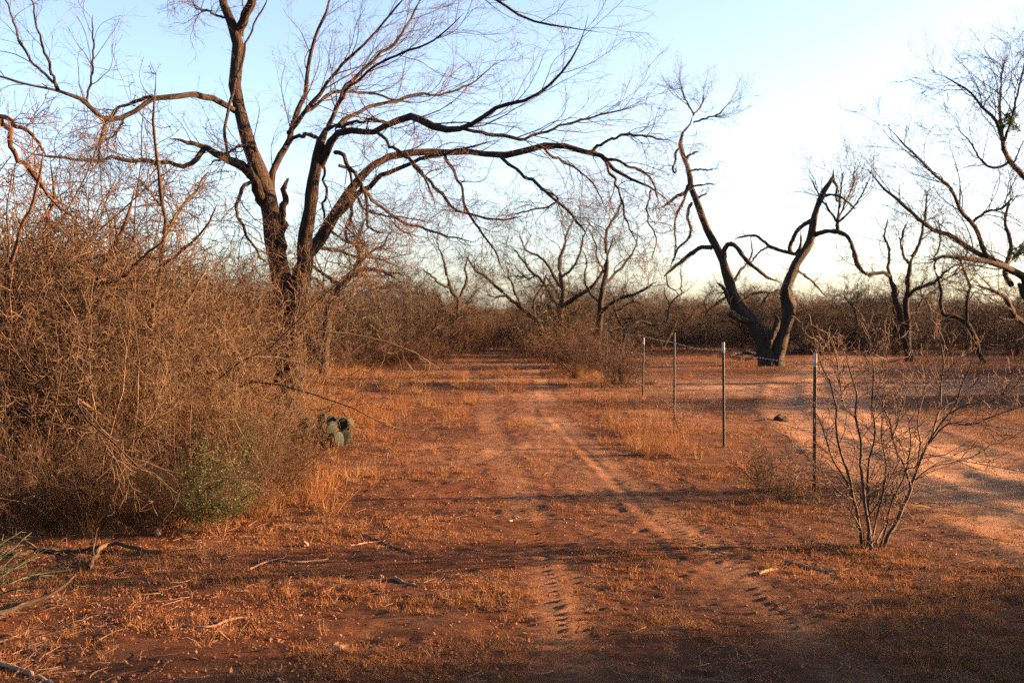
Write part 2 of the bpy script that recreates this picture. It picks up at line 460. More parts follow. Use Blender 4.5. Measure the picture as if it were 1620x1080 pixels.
def axis(segs):
    out = [segs[0][0]]
    for a, b, st in segs:
        k = max(1, int(round((b - a) / st))); out += list(np.linspace(a, b, k + 1)[1:])
    return np.array(out)
xs_mid = axis([(-9, -3, 0.11), (-3, -1.2, 0.07), (-1.2, -0.2, 0.035), (-0.2, 2.0, 0.023), (2.0, 6.0, 0.06), (6.0, 9.0, 0.09)])
def geo(a, b, k): return a * (b / a) ** (np.arange(1, k + 1) / k)
xs = np.concatenate([-(geo(9, 3000, 70))[::-1], xs_mid, geo(9, 3000, 70)])
ysl = [4.2]
while ysl[-1] < 10: ysl.append(ysl[-1] + max(0.015, 0.0026 * ysl[-1]))
while ysl[-1] < 60: ysl.append(ysl[-1] + 0.006 * ysl[-1])
ys = np.concatenate([-(geo(1, 3001, 40) - 1)[::-1] , np.arange(0, 4.2, 0.1), np.array(ysl), geo(ysl[-1], 3000, 60)])
GX, GY = np.meshgrid(xs, ys)
GZ, GS = ground_all(GX, GY)
nx, ny = len(xs), len(ys)
ii = (np.arange(ny - 1)[:, None] * nx + np.arange(nx - 1)[None]).reshape(-1)
Q = np.stack([ii, ii + 1, ii + nx + 1, ii + nx], 1)
g_me = mesh_from('ground', np.stack([GX, GY, GZ], -1).reshape(-1, 3), quads=Q, attrs={'sand': GS.ravel()}, mats=[ground_mat()])
tag(link('ground', g_me), 'red sandy ground with tyre tracks and a pale sand track beyond the fence', kind='structure')
print('ground quads', len(Q))

# ------------------------------------------------------------------ the large two-stemmed tree
def crown_levels(P, R, spec, r=rng):
    """spec: list of dicts for spawn(); returns the groups of every level"""
    out = []
    p, q = P, R
    for s in spec:
        s = dict(s); sides = s.pop('sides'); s['r'] = r
        p, q = spawn(p, q, **s)
        out.append((p, q, sides))
    return out

def build_tree(name, label, d, base_px, limbs, specs, mats, group=None, jit=0.02, rough=0.12, seed=1, cat='tree', nl=26, rs=1.0):
    """limbs: list of (tag, [(px,py,r,dz)...]); specs: tag -> crown spec or None"""
    r = np.random.default_rng(seed)
    b = at(base_px[0], base_px[1], d); b[2] = gz(b[0], b[1])
    root = empty(name, b, label, cat, group)
    tg, cg = [], []
    for kind, pts in limbs:
        P, R = trace(d, [(p[0], p[1], p[2] * rs, *p[3:]) for p in pts], n=nl, jit=jit, root=b, r=r)
        tg.append((P, R, 12 if R.max() > 0.05 else 7))
        sp = specs.get(kind)
        if sp: cg += [g for g in crown_levels(P, R, sp, r)]
    link('trunk', tube_mesh('trunk', tg, [mats[0]], rough, seed), root)
    # merge crown groups of equal shape
    d_ = {}
    for P, R, S in cg: d_.setdefault((P.shape[1], S), []).append((P, R))
    gg = [(np.concatenate([a for a, _ in v]), np.concatenate([c for _, c in v]), k[1]) for k, v in d_.items()]
    thick = [g for g in gg if g[2] >= 5]; thin = [g for g in gg if g[2] < 5]
    mats2 = [mats[0], mats[1]]
    link('crown', tube_mesh('crown', [(*g, 0) for g in thick] + [(*g, 1) for g in thin], mats2, 0.06, seed), root)
    return root, gg, b

DH = 16.0
H = {}
hero = [
 ('none', [(447,705,19),(449,650,17),(450,600,16),(452,550,16),(454,500,16),(451,460,16),(443,408,16),(436,362,15.5),(428,331,15),(420,300,14),(412,284,13.5),(401,249,12),(391,222,11),(383,187,10.5,.1),(373,148,9.5,.2),(373,101,9.5,.3),(375,62,9,.4),(366,39,7.5,.4),(352,0,6.5,.5),(343,-70,5,.6),(350,-160,3.5,.7)]),
 ('none', [(460,705,19),(461,650,17),(463,600,16),(465,550,16),(467,500,16),(470,460,16),(478,427,14,-.1),(482,378,12,-.2),(489,333,11,-.3),(493,289,10.5,-.4),(502,258,9.5,-.4),(509,222,8.5,-.5),(518,204,7,-.5),(536,198,6,-.5)]),
 ('up', [(375,58,8,.4),(388,25,7.5,.3),(400,-5,7,.2),(410,-70,6,.2),(425,-170,4,.4)]),
 # lower left limb
 ('left', [(420,325,10),(404,288,8.5,-.3),(385,268,7.5,-.5),(358,251,6.5,-.8),(334,239,5.5,-1),(319,231,4.5,-1),(296,224,3.2,-1.2),(268,220,2.2,-1.3)]),
 ('left', [(323,236,4.5,-1),(307,255,4.5,-1.1),(288,259,4.2,-1.2),(253,255,4,-1.4),(218,255,3.6,-1.5),(187,251,3.4,-1.6),(156,252,2.8,-1.7),(117,253,2.4,-1.9),(39,241,1.6,-2.1)]),
 ('left', [(391,262,3,-.6),(405,240,3,-.4),(395,232,2.6,-.3),(378,231,2.3,-.2),(358,246,2,-.5),(330,262,1.6,-.9)]),
 # upper left limb
 ('left', [(374,176,5,.1),(366,170,4.8,0),(342,159,5,-.3),(319,154,4.8,-.5),(288,150,4.8,-.8),(249,152,4.5,-1),(229,163,4.4,-1.1),(206,179,4,-1.2),(187,183,4.2,-1.3),(159,183,4,-1.5),(136,161,3.8,-1.6),(109,150,3.2,-1.8),(91,142,2.8,-1.9),(47,134,2,-2.1),(0,122,1.8,-2.3),(-60,108,1.2,-2.4)]),
 ('leftup', [(91,142,2.6,-1.9),(89,132,2.4,-1.9),(78,101,2.2,-2),(64,66,2,-2),(58,39,1.6,-2.1),(50,0,1.3,-2.2),(45,-40,.9,-2.2)]),
 ('leftup', [(94,143,2.4,-1.9),(84,128,2.4,-1.8),(58,105,2.2,-1.8),(37,78,2,-1.7),(25,43,1.7,-1.7),(15,16,1.4,-1.6),(0,-15,1,-1.6)]),
 ('leftup', [(136,161,2,-1.6),(144,124,1.8,-1.7),(148,82,1.5,-1.7),(146,23,1,-1.8)]),
 ('drp', [(240,153,3,-1),(215,160,2.8,-.9),(194,167,2.4,-1),(175,181,2.4,-1.2),(162,198,2.2,-1.3),(158,240,1.6,-1.3),(150,268,1,-1.4)]),
 ('drp', [(195,183,2,-1.2),(190,205,1.6,-1.1),(172,218,1.5,-1.1),(155,225,1.2,-1.1)]),
 # right limbs of the second stem
 ('right', [(505,262,7,-.4),(518,240,6.5,-.5),(531,218,6,-.6),(553,204,5.5,-.7),(589,207,5,-.9),(607,200,5,-1),(629,189,5.5,-1.1),(651,184,6,-1.2),(673,196,6.2,-1.3),(700,202,6,-1.4),(718,204,5,-1.5),(740,196,4,-1.6),(784,173,3.4,-1.8),(811,164,3,-1.9),(842,151,2.6,-2),(873,133,2.2,-2.1),(900,102,1.8,-2.2),(918,67,1.4,-2.3),(931,22,1,-2.4)]),
 ('right', [(728,203,3.4,-1.5),(740,204,3.2,-1.5),(784,216,3,-1.4),(829,218,2.7,-1.3),(864,207,2.3,-1.2),(918,191,2,-1.1),(962,178,1.5,-1),(1007,169,1,-1)]),
 ('right', [(651,184,3,-1.2),(640,190,3,-1),(600,193,2.6,-.9),(571,190,2.5,-.8),(545,199,3,-.6),(530,206,3.6,-.5)]),
 ('right', [(536,198,4.5,-.5),(558,182,3.6,-.3),(590,168,3,0),(625,160,2.6,.2),(660,150,2.2,.5),(700,150,1.8,.7),(745,132,1.4,1),(790,95,1,1.2)]),
 ('right2', [(470,462,13),(478,424,11,.1),(492,398,11,.2),(509,378,10,.3),(531,335,8.2,.5),(553,297,7.2,.7),(580,267,6.6,.9),(607,249,6,1),(642,241,5.8,1.1),(696,241,5.4,1.2),(740,241,5.2,1.2),(784,244,5,1.2),(820,242,5.4,1.2),(851,233,5.4,1.2),(891,231,4.8,1.2),(927,240,4.2,1.1),(953,249,3.8,1),(980,276,3,1),(1016,287,2.4,.9),(1051,311,1.8,.8),(1069,338,1.2,.7)]),
 ('right2', [(932,241,3,1.1),(945,232,2.8,1.1),(962,222,2.5,1),(993,213,2.2,.8),(1033,218,1.7,.6),(1062,222,1.2,.5)]),
 ('right2', [(950,247,3,1),(985,258,2.4,.8),(1015,272,2,.7),(1035,290,1.6,.6),(1042,325,1.2,.5)]),
 ('right2', [(505,384,7,.3),(518,358,6,.2),(536,336,5,.1),(562,311,4.6,0),(598,284,4,-.2),(633,267,3.6,-.3),(669,253,3,-.4),(700,246,2.2,-.5),(740,232,1.6,-.6),(790,222,1.2,-.8)]),
 ('drp', [(786,244,3.2,1.2),(800,254,3,1),(820,271,2.8,.9),(856,298,2.6,.8),(887,324,2.4,.7),(913,351,2,.6),(931,378,1.4,.5)]),
 ('drp', [(856,298,1.6,.8),(884,318,1.6,.6),(851,331,1.6,.5),(820,338,1.3,.4),(800,342,1,.3)]),
 ('drp', [(642,243,3.2,1.1),(652,258,3,.9),(669,276,2.8,.7),(696,302,2.6,.5),(718,329,2.3,.3),(749,340,2,.2),(784,347,1.8,.1),(829,342,1.3,0)]),
 ('drp', [(527,240,3.6,-.5),(540,246,3.6,-.7),(553,262,3.4,-.8),(571,293,3.2,-.9),(582,320,2.8,-1),(580,356,2.4,-1.1),(590,364,2,-1.1),(607,369,1.5,-1.2)]),
 ('drp', [(595,207,3,-.9),(603,218,3,-1),(616,230,2.6,-1.1),(640,246,2.3,-1.2),(664,270,2,-1.2),(680,300,1.6,-1.3),(690,330,1.1,-1.3)]),
 ('drp', [(512,250,2.6,-.3),(516,290,2.4,0),(512,330,2.2,.2),(520,360,1.8,.4),(545,380,1.5,.6),(585,392,1,.8)]),
 ('drp', [(533,262,3,.2),(552,270,2.6,.3),(560,300,2.2,.5),(575,330,2,.6),(610,340,1.7,.8),(645,345,1.3,1),(680,352,.9,1.1)]),
 ('drp', [(573,296,2.8,-.9),(596,322,2.6,-.6),(636,350,2.2,-.3),(690,368,1.8,0),(750,384,1.2,.2)]),
 ('drp', [(702,243,2.8,1.2),(726,290,2.5,1),(742,340,2.2,.8),(775,385,1.7,.6),(798,432,1.1,.5)]),
 ('drp', [(548,300,3.2,.6),(556,340,2.8,.9),(548,375,2.4,1.1),(568,402,2,1.3),(560,430,1.2,1.4)]),
 ('drp', [(960,258,2.4,1),(978,300,2,.8),(990,345,1.6,.7),(1008,385,1.1,.6)]),
 ('drp', [(1030,300,1.8,.9),(1024,340,1.5,.8),(1038,380,1.2,.7),(1030,410,.8,.6)]),
 ('drp', [(860,233,2.6,1.2),(880,250,2.2,1.4),(905,262,1.9,1.5),(935,290,1.5,1.6),(960,330,1,1.7)]),
 # centre shoots
 ('up', [(430,318,6,.2),(431,302,6,.3),(436,267,5.6,.4),(451,231,5.2,.5),(458,209,5,.5),(469,178,4.2,.6),(487,111,3.4,.7),(496,67,2.8,.8),(518,13,2,.8),(530,-40,1.4,.9)]),
 ('up', [(456,212,4,.5),(482,178,3.6,.3),(518,129,3,.2),(549,93,2.6,.1),(576,67,2.2,0),(616,27,1.8,0),(650,-15,1.2,-.1)]),
 ('arch', [(511,222,3.4,-.5),(500,217,3.4,-.3),(480,213,3.2,.1),(464,220,3,.3),(452,232,3,.5)]),
 ('up', [(517,206,4.5,-.5),(536,164,3.6,-.4),(553,133,3.2,-.3),(589,98,2.8,-.2),(624,67,2.3,-.1),(651,27,1.8,0),(672,-15,1.2,0)]),
 ('up', [(458,200,2.8,.5),(496,169,2.6,.9),(527,147,2.4,1.2),(571,147,2.1,1.5),(616,156,1.8,1.7),(651,164,1.3,1.9)]),
 ('up', [(520,200,3,-.5),(545,150,2.6,-.9),(585,112,2.3,-1.2),(640,85,1.9,-1.5),(690,62,1.5,-1.7),(735,20,1,-1.9)]),
 ('arch', [(448,410,6.5,-.1),(447,351,6.2,-.2),(449,311,5.2,-.3),(456,283,3,-.3),(457,281,.3,-.3)]),
 ('drp', [(400,284,3,-.5),(390,290,3.2,-.6),(380,307,3.2,-.7),(377,338,2.8,-.7),(388,369,2.4,-.6),(407,400,2,-.5),(425,418,1.5,-.4)]),
 ('vine', [(362,252,2.2,-.5),(356,225,2.6,-.5),(358,187,2.6,-.4),(366,155,2.8,-.2),(374,125,3,-.1),(384,85,2.2,.2),(397,50,1.8,.3),(420,8,1.3,.4),(428,-20,1,.4)]),
 ('up', [(404,-20,5,.2),(430,-80,4.6,0),(500,-130,4.2,-.3),(600,-120,3.6,-.6),(700,-60,3,-.8),(780,-2,2.4,-1),(811,20,2.2,-1),(842,31,2,-1.1),(873,40,1.7,-1.2),(918,47,1.3,-1.3),(955,52,.9,-1.4)]),
 ('drp', [(354,29,2,.4),(330,19,1.8,.3),(311,15,1.5,.2),(303,0,1,.2)]),
 ('drp', [(500,390,3.5,.5),(530,395,3,1),(560,404,2.4,1.4),(600,410,1.8,1.8),(640,425,1.2,2)]),
 ('none', [(448,470,8,0),(462,455,9,0),(470,440,7,0)]),
]
W = 0.17
twg = dict(K=5, length=0.24, ang=(25, 60), wander=0.10, trop=(0.02, 0, 0.03), npts=5, ratio=0.75, tip=0.5, sides=3, min_r=0.0015, zig=0.13)
specs = {
 'up': [dict(K=11, length=1.15, ang=(20, 45), wander=.12, trop=(0.02, 0, 0.06), npts=9, ratio=0.42, sides=5, t0=0.12, kr=0.009, min_r=0.0035),
        dict(K=7, length=0.62, ang=(22, 48), wander=W, trop=(0.03, 0, 0.04), npts=7, ratio=0.6, sides=3, min_r=0.0021), twg],
 'leftup': [dict(K=7, length=0.8, ang=(22, 50), wander=W, trop=(0, 0, 0.05), npts=8, ratio=0.55, sides=5, t0=0.1, kr=0.0085, min_r=0.0035),
        dict(K=4, length=0.4, ang=(25, 55), wander=W, trop=(0, 0, 0.03), npts=6, ratio=0.6, sides=3, min_r=0.0021), dict(twg, K=3)],
 'left': [dict(K=12, length=0.85, ang=(35, 75), wander=0.22, trop=(-0.02, 0, 0.01), npts=8, ratio=0.5, sides=5, t0=0.2, kr=0.0095, min_r=0.0035),
        dict(K=5, length=0.42, ang=(30, 65), wander=0.2, trop=(-0.02, 0, 0.0), npts=6, ratio=0.6, sides=3, min_r=0.0021), dict(twg, K=3)],
 'right': [dict(K=15, length=1.25, ang=(20, 45), wander=0.14, trop=(0.05, 0, 0.07), npts=9, ratio=0.45, sides=5, t0=0.2, kr=0.0085, min_r=0.0035),
        dict(K=6, length=0.66, ang=(20, 45), wander=0.14, trop=(0.06, 0, 0.03), npts=7, ratio=0.6, sides=3, min_r=0.0021), dict(twg, trop=(0.05, 0, 0.01))],
 'right2': [dict(K=14, length=0.95, ang=(25, 60), wander=0.2, trop=(0.04, 0, 0.01), npts=8, ratio=0.4, sides=5, t0=0.3, kr=0.0085, min_r=0.0035),
        dict(K=6, length=0.5, ang=(25, 60), wander=0.2, trop=(0.03, 0, -0.02), npts=7, ratio=0.6, sides=3, min_r=0.0021), dict(twg, trop=(0.02, 0, -0.02))],
 'drp': [dict(K=15, length=0.85, ang=(30, 70), wander=0.26, trop=(0.01, 0, -0.05), npts=8, ratio=0.5, sides=5, t0=0.2, kr=0.0095, min_r=0.0035),
        dict(K=7, length=0.46, ang=(30, 65), wander=0.24, trop=(0.01, 0, -0.03), npts=6, ratio=0.6, sides=3, min_r=0.0021), dict(twg, trop=(0.01, 0, -0.03), K=4)],
 'vine': [dict(K=9, length=0.4, ang=(25, 60), wander=0.2, trop=(0, 0, 0.05), npts=6, ratio=0.5, sides=5, kr=0.01, min_r=0.003),
        dict(K=4, length=0.2, ang=(30, 60), wander=0.15, trop=(0, 0, 0), npts=5, ratio=0.6, sides=3, min_r=0.0019)],
}
root, _, _ = build_tree('mesquite_tree', 'large leafless tree with two dark stems and a long limb reaching over the dirt track',
           DH, (454, 690), hero, specs, [M_BARK, M_TWIG], seed=11, rs=.95)

# ------------------------------------------------------------------ the half-dead forked tree beyond the fence
deadt = [
 ('none', [(1216,590,18),(1213,551,16),(1200,527,14.5),(1188,506,13.5),(1172,490,12),(1160,466,10.5),(1149,429,9),(1139,404,8.5),(1128,380,8),(1117,358,7.5),(1103,319,7),(1093,296,6.2),(1091,272,5.4),(1084,253,4.6),(1076,229,4),(1080,210,3),(1093,194,2.4),(1097,179,2)]),
 ('none', [(1226,590,16),(1229,560,15),(1235,538,15),(1246,510,12.5),(1250,486,13.5),(1246,470,12),(1243,458,10),(1253,433,10),(1262,412,9.5),(1273,396,9),(1284,370,8),(1290,335,6.5),(1303,303,5.5),(1317,283,4.5),(1319,266,2),(1319,264,.3)]),
 ('fan', [(1097,180,2,0),(1086,160,1.7,.2),(1078,140,1.3,.3)]),
 ('fan', [(1097,194,2,0),(1117,187,1.9,0),(1136,181,1.6,-.3),(1150,167,1.2,-.5)]),
 ('fan', [(1097,182,2,0),(1110,166,1.7,.3),(1114,150,1.3,.5)]),
 ('bare', [(1280,378,5.5,0),(1288,372,5,0),(1307,366,4.6,-.2),(1331,368,4.2,-.4),(1346,383,3.6,-.6),(1355,410,3,-.7),(1368,432,2.2,-.8),(1385,440,1.5,-.9)]),
 ('none', [(1326,367,3.4,-.3),(1325,358,3.6,-.3),(1324,350,3,-.3)]),
 ('fan2', [(1325,352,2.6,-.3),(1310,330,2.2,-.2),(1295,308,1.8,0),(1285,285,1.4,.1)]),
 ('fan2', [(1325,352,2.6,-.3),(1328,325,2.2,-.3),(1330,300,1.8,-.4),(1335,270,1.4,-.4)]),
 ('fan2', [(1325,352,2.4,-.3),(1345,335,2,-.6),(1362,310,1.8,-.8),(1375,285,1.3,-1)]),
 ('fan2', [(1325,350,2.4,-.3),(1338,320,2,0),(1350,290,1.8,.3),(1352,262,1.3,.5)]),
 ('bare', [(1318,285,2.4,0),(1324,295,2.4,0),(1322,312,2.2,0),(1330,322,1.6,0)]),
 ('bare', [(1300,310,3,0),(1318,308,2.6,-.3),(1335,315,2.2,-.5),(1355,332,1.6,-.7)]),
 ('bare', [(1288,348,5,0),(1274,354,4.6,.3),(1261,366,4.4,.5),(1252,384,4,.6),(1249,396,3.6,.6),(1258,402,3.4,.5),(1266,386,2.8,.4),(1267,366,2,.3)]),
 ('bare', [(1258,402,3.6,.5),(1240,398,3.4,.6),(1218,389,3.2,.8),(1204,378,2.8,.9),(1194,373,2.6,1),(1175,374,2.2,1.1),(1160,380,1.6,1.2)]),
 ('bare', [(1216,390,2.4,.8),(1200,400,2,.7),(1186,418,1.6,.6)]),
 ('bare', [(1146,425,5.5,-.2),(1145,404,5.4,-.3),(1147,391,5,-.4),(1156,386,4.8,-.5),(1166,392,4.6,-.6),(1180,410,4.2,-.7),(1200,428,3.6,-.8),(1218,440,2.8,-.8),(1234,446,1.8,-.8)]),
 ('bare', [(1126,392,4.6,0),(1110,392,4.4,.2),(1092,402,4,.4),(1074,417,3.4,.5),(1058,430,2.8,.6),(1050,437,2,.6)]),
 ('bare', [(1054,434,1.6,.6),(1056,450,1.5,.6),(1070,462,1.2,.6),(1078,474,.9,.6)]),
 ('bare', [(1091,292,4,0),(1082,305,3.6,.2),(1070,311,3.2,.3),(1058,320,2.8,.4),(1044,330,2,.5)]),
 ('drpd', [(1094,322,3.4,0),(1089,332,3.2,-.2),(1089,348,3,-.3),(1093,362,2.8,-.4),(1088,378,2.6,-.5),(1075,390,2.4,-.6),(1066,408,2,-.6),(1060,425,1.4,-.6)]),
 ('drpd', [(1087,300,3,0),(1080,322,2.8,.3),(1070,340,2.6,.5),(1067,360,2.2,.6),(1069,385,1.8,.7),(1066,405,1.2,.7)]),
 ('bare', [(1078,232,2.6,0),(1070,240,2.5,.1),(1068,256,2.4,.1),(1064,268,2.2,.1),(1068,274,2,.1),(1070,262,1.6,.1)]),
 ('bare', [(1084,252,2.8,0),(1090,246,2.6,0),(1099,241,2,0),(1106,239,1.2,0)]),
 ('bare', [(1093,270,2.4,0),(1108,268,2,-.2),(1120,269,1.6,-.3),(1129,266,1,-.4)]),
 ('bare', [(1093,294,2.6,0),(1108,293,2,-.2),(1120,291,1.5,-.3),(1134,292,.9,-.4)]),
 ('bare', [(1100,318,2.6,0),(1108,311,2.2,0),(1119,306,1.4,0)]),
 ('bare', [(1160,488,5,0),(1152,470,4.4,-.2),(1145,456,3.4,-.3),(1134,448,2,-.4),(1133,447,.3,-.4)]),
 ('none', [(1196,512,8,0),(1175,506,7,-.3),(1158,499,5.5,-.4),(1150,497,2,-.4),(1149,497,.3,-.4)]),
 ('bare', [(1242,462,5,0),(1228,462,4.4,-.2),(1214,470,3.6,-.4),(1206,482,2.6,-.5)]),
 ('bare', [(1168,482,3.4,.1),(1190,466,2.6,.3),(1210,462,2.2,.4),(1230,468,1.6,.5)]),
 ('bare', [(1158,452,3,0),(1170,430,2.5,.3),(1185,412,2,.5),(1190,395,1.5,.6),(1187,372,1,.7)]),
 ('bare', [(1262,428,2.8,0),(1285,445,2.2,.3),(1298,460,1.8,.5),(1308,470,1.2,.6)]),
 ('none', [(1214,548,7,-.2),(1224,525,6,-.3),(1230,508,5,-.3),(1226,498,3,-.3)]),
]
dtw = dict(K=4, length=0.35, ang=(20, 50), wander=0.08, trop=(0, 0, 0.04), npts=5, ratio=0.8, tip=0.5, sides=3, min_r=0.003, zig=0.1)
dspec = {
 'fan': [dict(K=7, length=1.15, ang=(12, 40), wander=0.12, trop=(0, 0, 0.05), npts=8, ratio=0.7, sides=5, t0=0.25, kr=0.012, min_r=0.005, len_taper=.2),
         dict(K=6, length=0.6, ang=(20, 45), wander=0.12, trop=(0, 0, 0.03), npts=6, ratio=0.6, sides=3, min_r=0.0038), dtw],
 'fan2': [dict(K=9, length=1.3, ang=(12, 40), wander=0.12, trop=(0, 0, 0.03), npts=8, ratio=0.7, sides=5, t0=0.1, kr=0.011, min_r=0.005, len_taper=.2),
         dict(K=6, length=0.7, ang=(20, 45), wander=0.12, trop=(0, 0, 0.02), npts=6, ratio=0.6, sides=3, min_r=0.0038), dtw],
 'bare': [dict(K=5, length=0.7, ang=(30, 75), wander=0.2, trop=(0, 0, -0.02), npts=9, ratio=0.5, sides=5, t0=0.3, kr=0.014, min_r=0.006),
         dict(K=4, length=0.38, ang=(30, 70), wander=0.25, trop=(0, 0, 0), npts=6, ratio=0.6, sides=3, min_r=0.005)],
 'drpd': [dict(K=7, length=0.7, ang=(30, 75), wander=0.22, trop=(0, 0, -0.06), npts=9, ratio=0.5, sides=5, t0=0.2, kr=0.014, min_r=0.006),
         dict(K=5, length=0.45, ang=(30, 70), wander=0.25, trop=(0, 0, -0.03), npts=6, ratio=0.6, sides=3, min_r=0.005)],
}
build_tree('mesquite_tree', 'half-dead gnarled tree forking low into a wide V on the clearing beyond the fence posts', 34.0, (1220, 582), deadt, dspec,
           [M_DEAD, M_TWIG], seed=21, rs=0.78, jit=0.01, rough=0.24)

# ------------------------------------------------------------------ other traced trees behind
def mid_spec(s=1.0, K=(9, 7, 5), up=0.03, mr=0.0038):
    return [dict(K=K[0], length=1.7 * s, ang=(25, 65), wander=0.19, trop=(0, 0, up), npts=9, ratio=0.5, sides=5, t0=0.2, kr=0.011, min_r=mr * 1.6),
            dict(K=K[1], length=0.95 * s, ang=(25, 60), wander=0.2, trop=(0, 0, up), npts=7, ratio=0.6, sides=3, min_r=mr),
            dict(K=K[2], length=0.5 * s, ang=(25, 55), wander=0.14, trop=(0, 0, up * .5), npts=5, ratio=0.7, tip=0.5, sides=3, min_r=mr * 0.75, zig=0.1)]
MS = {'m': mid_spec(1.0), 's': mid_spec(0.7), 'l': mid_spec(1.25)}

build_tree('mesquite_tree', 'slim dark forked tree in the brush left of the gap where the track runs on', 46.0, (718, 552), [
 ('none', [(717,556,6),(719,520,5.2),(722,501,5),(725,476,4.6),(716,462,4),(711,452,3.8),(707,435,3.2)]),
 ('s', [(707,436,3),(704,420,2.6),(700,405,2),(692,385,1.4,.5),(694,362,1,.6)]),
 ('s', [(725,478,3.6),(731,462,3,.3),(738,440,2.6,.5),(736,420,2,.8),(744,398,1.4,1)]),
 ('s', [(711,455,2.8),(695,448,2.4,-.5),(682,436,2,-1),(668,425,1.4,-1.3)]),
 ('s', [(721,500,2.6),(705,488,2.4,-.4),(692,468,2,-.7),(676,462,1.3,-1)]),
 ('s', [(722,492,2.4),(740,478,2,.4),(752,460,1.6,.6),(764,455,1,.8)]),
 ], MS, [M_BARK, M_CROWN], seed=31, rs=0.78, jit=0.02)
build_tree('mesquite_tree', 'dark branching tree with a thick black trunk just right of the gap in the brush', 44.0, (886, 556), [
 ('none', [(886,560,11),(885,520,9.5),(886,495,9),(890,476,7.5),(891,455,6.5),(888,440,6),(885,425,5.5)]),
 ('l', [(885,426,5),(886,408,4.4,.2),(893,390,3.6,.4),(897,368,2.8,.6),(910,345,1.8,.9)]),
 ('l', [(889,486,5.8),(905,475,5.4,-.3),(922,463,5,-.6),(937,452,4.4,-.8),(948,438,3.6,-1),(957,418,3,-1.2),(965,395,2.2,-1.3),(972,370,1.4,-1.4)]),
 ('l', [(886,490,5),(877,474,4.6,.3),(866,458,4.2,.6),(855,441,3.6,.8),(838,428,3,1),(822,405,2.2,1.2),(808,388,1.4,1.4)]),
 ('m', [(891,458,4.4),(878,440,4,.4),(868,420,3.4,.6),(851,405,2.8,.9),(832,395,2.2,1.1),(820,370,1.4,1.3)]),
 ('m', [(888,440,3.6),(905,425,3.2,-.4),(918,400,2.6,-.6),(922,375,2,-.8),(935,350,1.3,-1)]),
 ('m', [(850,436,2.4,.8),(835,440,2,.9),(818,436,1.5,1),(800,440,1,1.1)]),
 ], MS, [M_BARK, M_CROWN], seed=32, rs=0.64, jit=0.02)
build_tree('mesquite_tree', 'leaning tree slanting up to the left out of the brush at the gap', 41.0, (864, 562), [
 ('none', [(866,566,6.5),(860,540,6),(852,511,5.6),(838,497,5.2),(825,486,5),(813,478,4.6),(795,462,4)]),
 ('m', [(795,462,4),(780,449,3.4,.2),(767,437,3,.4),(750,425,2.3,.6),(740,405,1.5,.8)]),
 ('m', [(845,503,4),(845,480,3.6,.4),(852,462,3,.6),(862,448,2.4,.8),(866,430,1.5,1)]),
 ('s', [(825,486,3),(815,462,2.6,-.4),(806,440,2.2,-.6),(800,420,1.4,-.8)]),
 ('s', [(800,467,2.4),(785,470,2,-.3),(770,466,1.5,-.5)]),
 ], MS, [M_BARK, M_CROWN], seed=33, rs=0.70, jit=0.02)
build_tree('mesquite_tree', 'tall brown straight-trunked tree in the brush left of the farthest fence posts', 40.0, (948, 560), [
 ('none', [(946,564,9),(947,530,8),(950,494,7.5),(953,462,6.6),(956,440,6),(960,420,5.2),(960,400,4.6)]),
 ('l', [(960,402,4.2),(958,382,3.8,.2),(962,360,3.2,.3),(975,340,2.6,.5),(985,318,1.6,.7)]),
 ('l', [(951,495,5),(965,482,4.4,-.5),(985,470,4,-.8),(1000,466,3.4,-1),(1020,458,2.6,-1.3),(1040,445,1.6,-1.6)]),
 ('m', [(955,450,4),(972,434,3.4,.4),(990,415,3,.7),(1005,390,2.2,.9),(1010,362,1.3,1)]),
 ('m', [(950,480,3.6),(934,464,3,.6),(925,440,2.4,.9),(928,415,1.8,1.1),(920,392,1.2,1.2)]),
 ('m', [(957,430,3),(945,410,2.6,-.5),(942,385,2,-.7),(930,360,1.2,-.9)]),
 ], MS, [M_BARK, M_CROWN], seed=34, rs=0.65, jit=0.02)
build_tree('mesquite_tree', 'small pale crooked tree bending over to the right beside the farthest fence post', 26.0, (984, 607), [
 ('none', [(984,610,4.5),(982,585,4.2),(982,562,4),(985,548,3.6),(992,525,3.4,.2),(1002,514,3.2,.3),(1016,510,3.2,.4),(1040,514,3,.5),(1054,508,2.8,.6),(1059,496,2.6,.6),(1062,482,2.4,.7),(1072,470,2,.8),(1084,458,1.4,.9)]),
 ('s', [(1072,470,1.6,.8),(1078,450,1.4,.9),(1076,425,1,1)]),
 ('s', [(1062,484,1.6,.7),(1054,470,1.4,.5),(1050,450,1,.4)]),
 ('s', [(983,560,2.4),(972,542,2,-.2),(964,520,1.6,-.4),(966,495,1,-.5)]),
 ], {'s': [dict(K=5, length=.55, ang=(25, 60), wander=.2, trop=(0, 0, .02), npts=7, ratio=.6, sides=5, kr=.012, min_r=.005),
           dict(K=4, length=.3, ang=(25, 55), wander=.15, trop=(0, 0, 0), npts=5, ratio=.7, sides=3, min_r=.0035)]}, [M_DEAD, M_TWIG], seed=35, rs=0.75, jit=0.03)
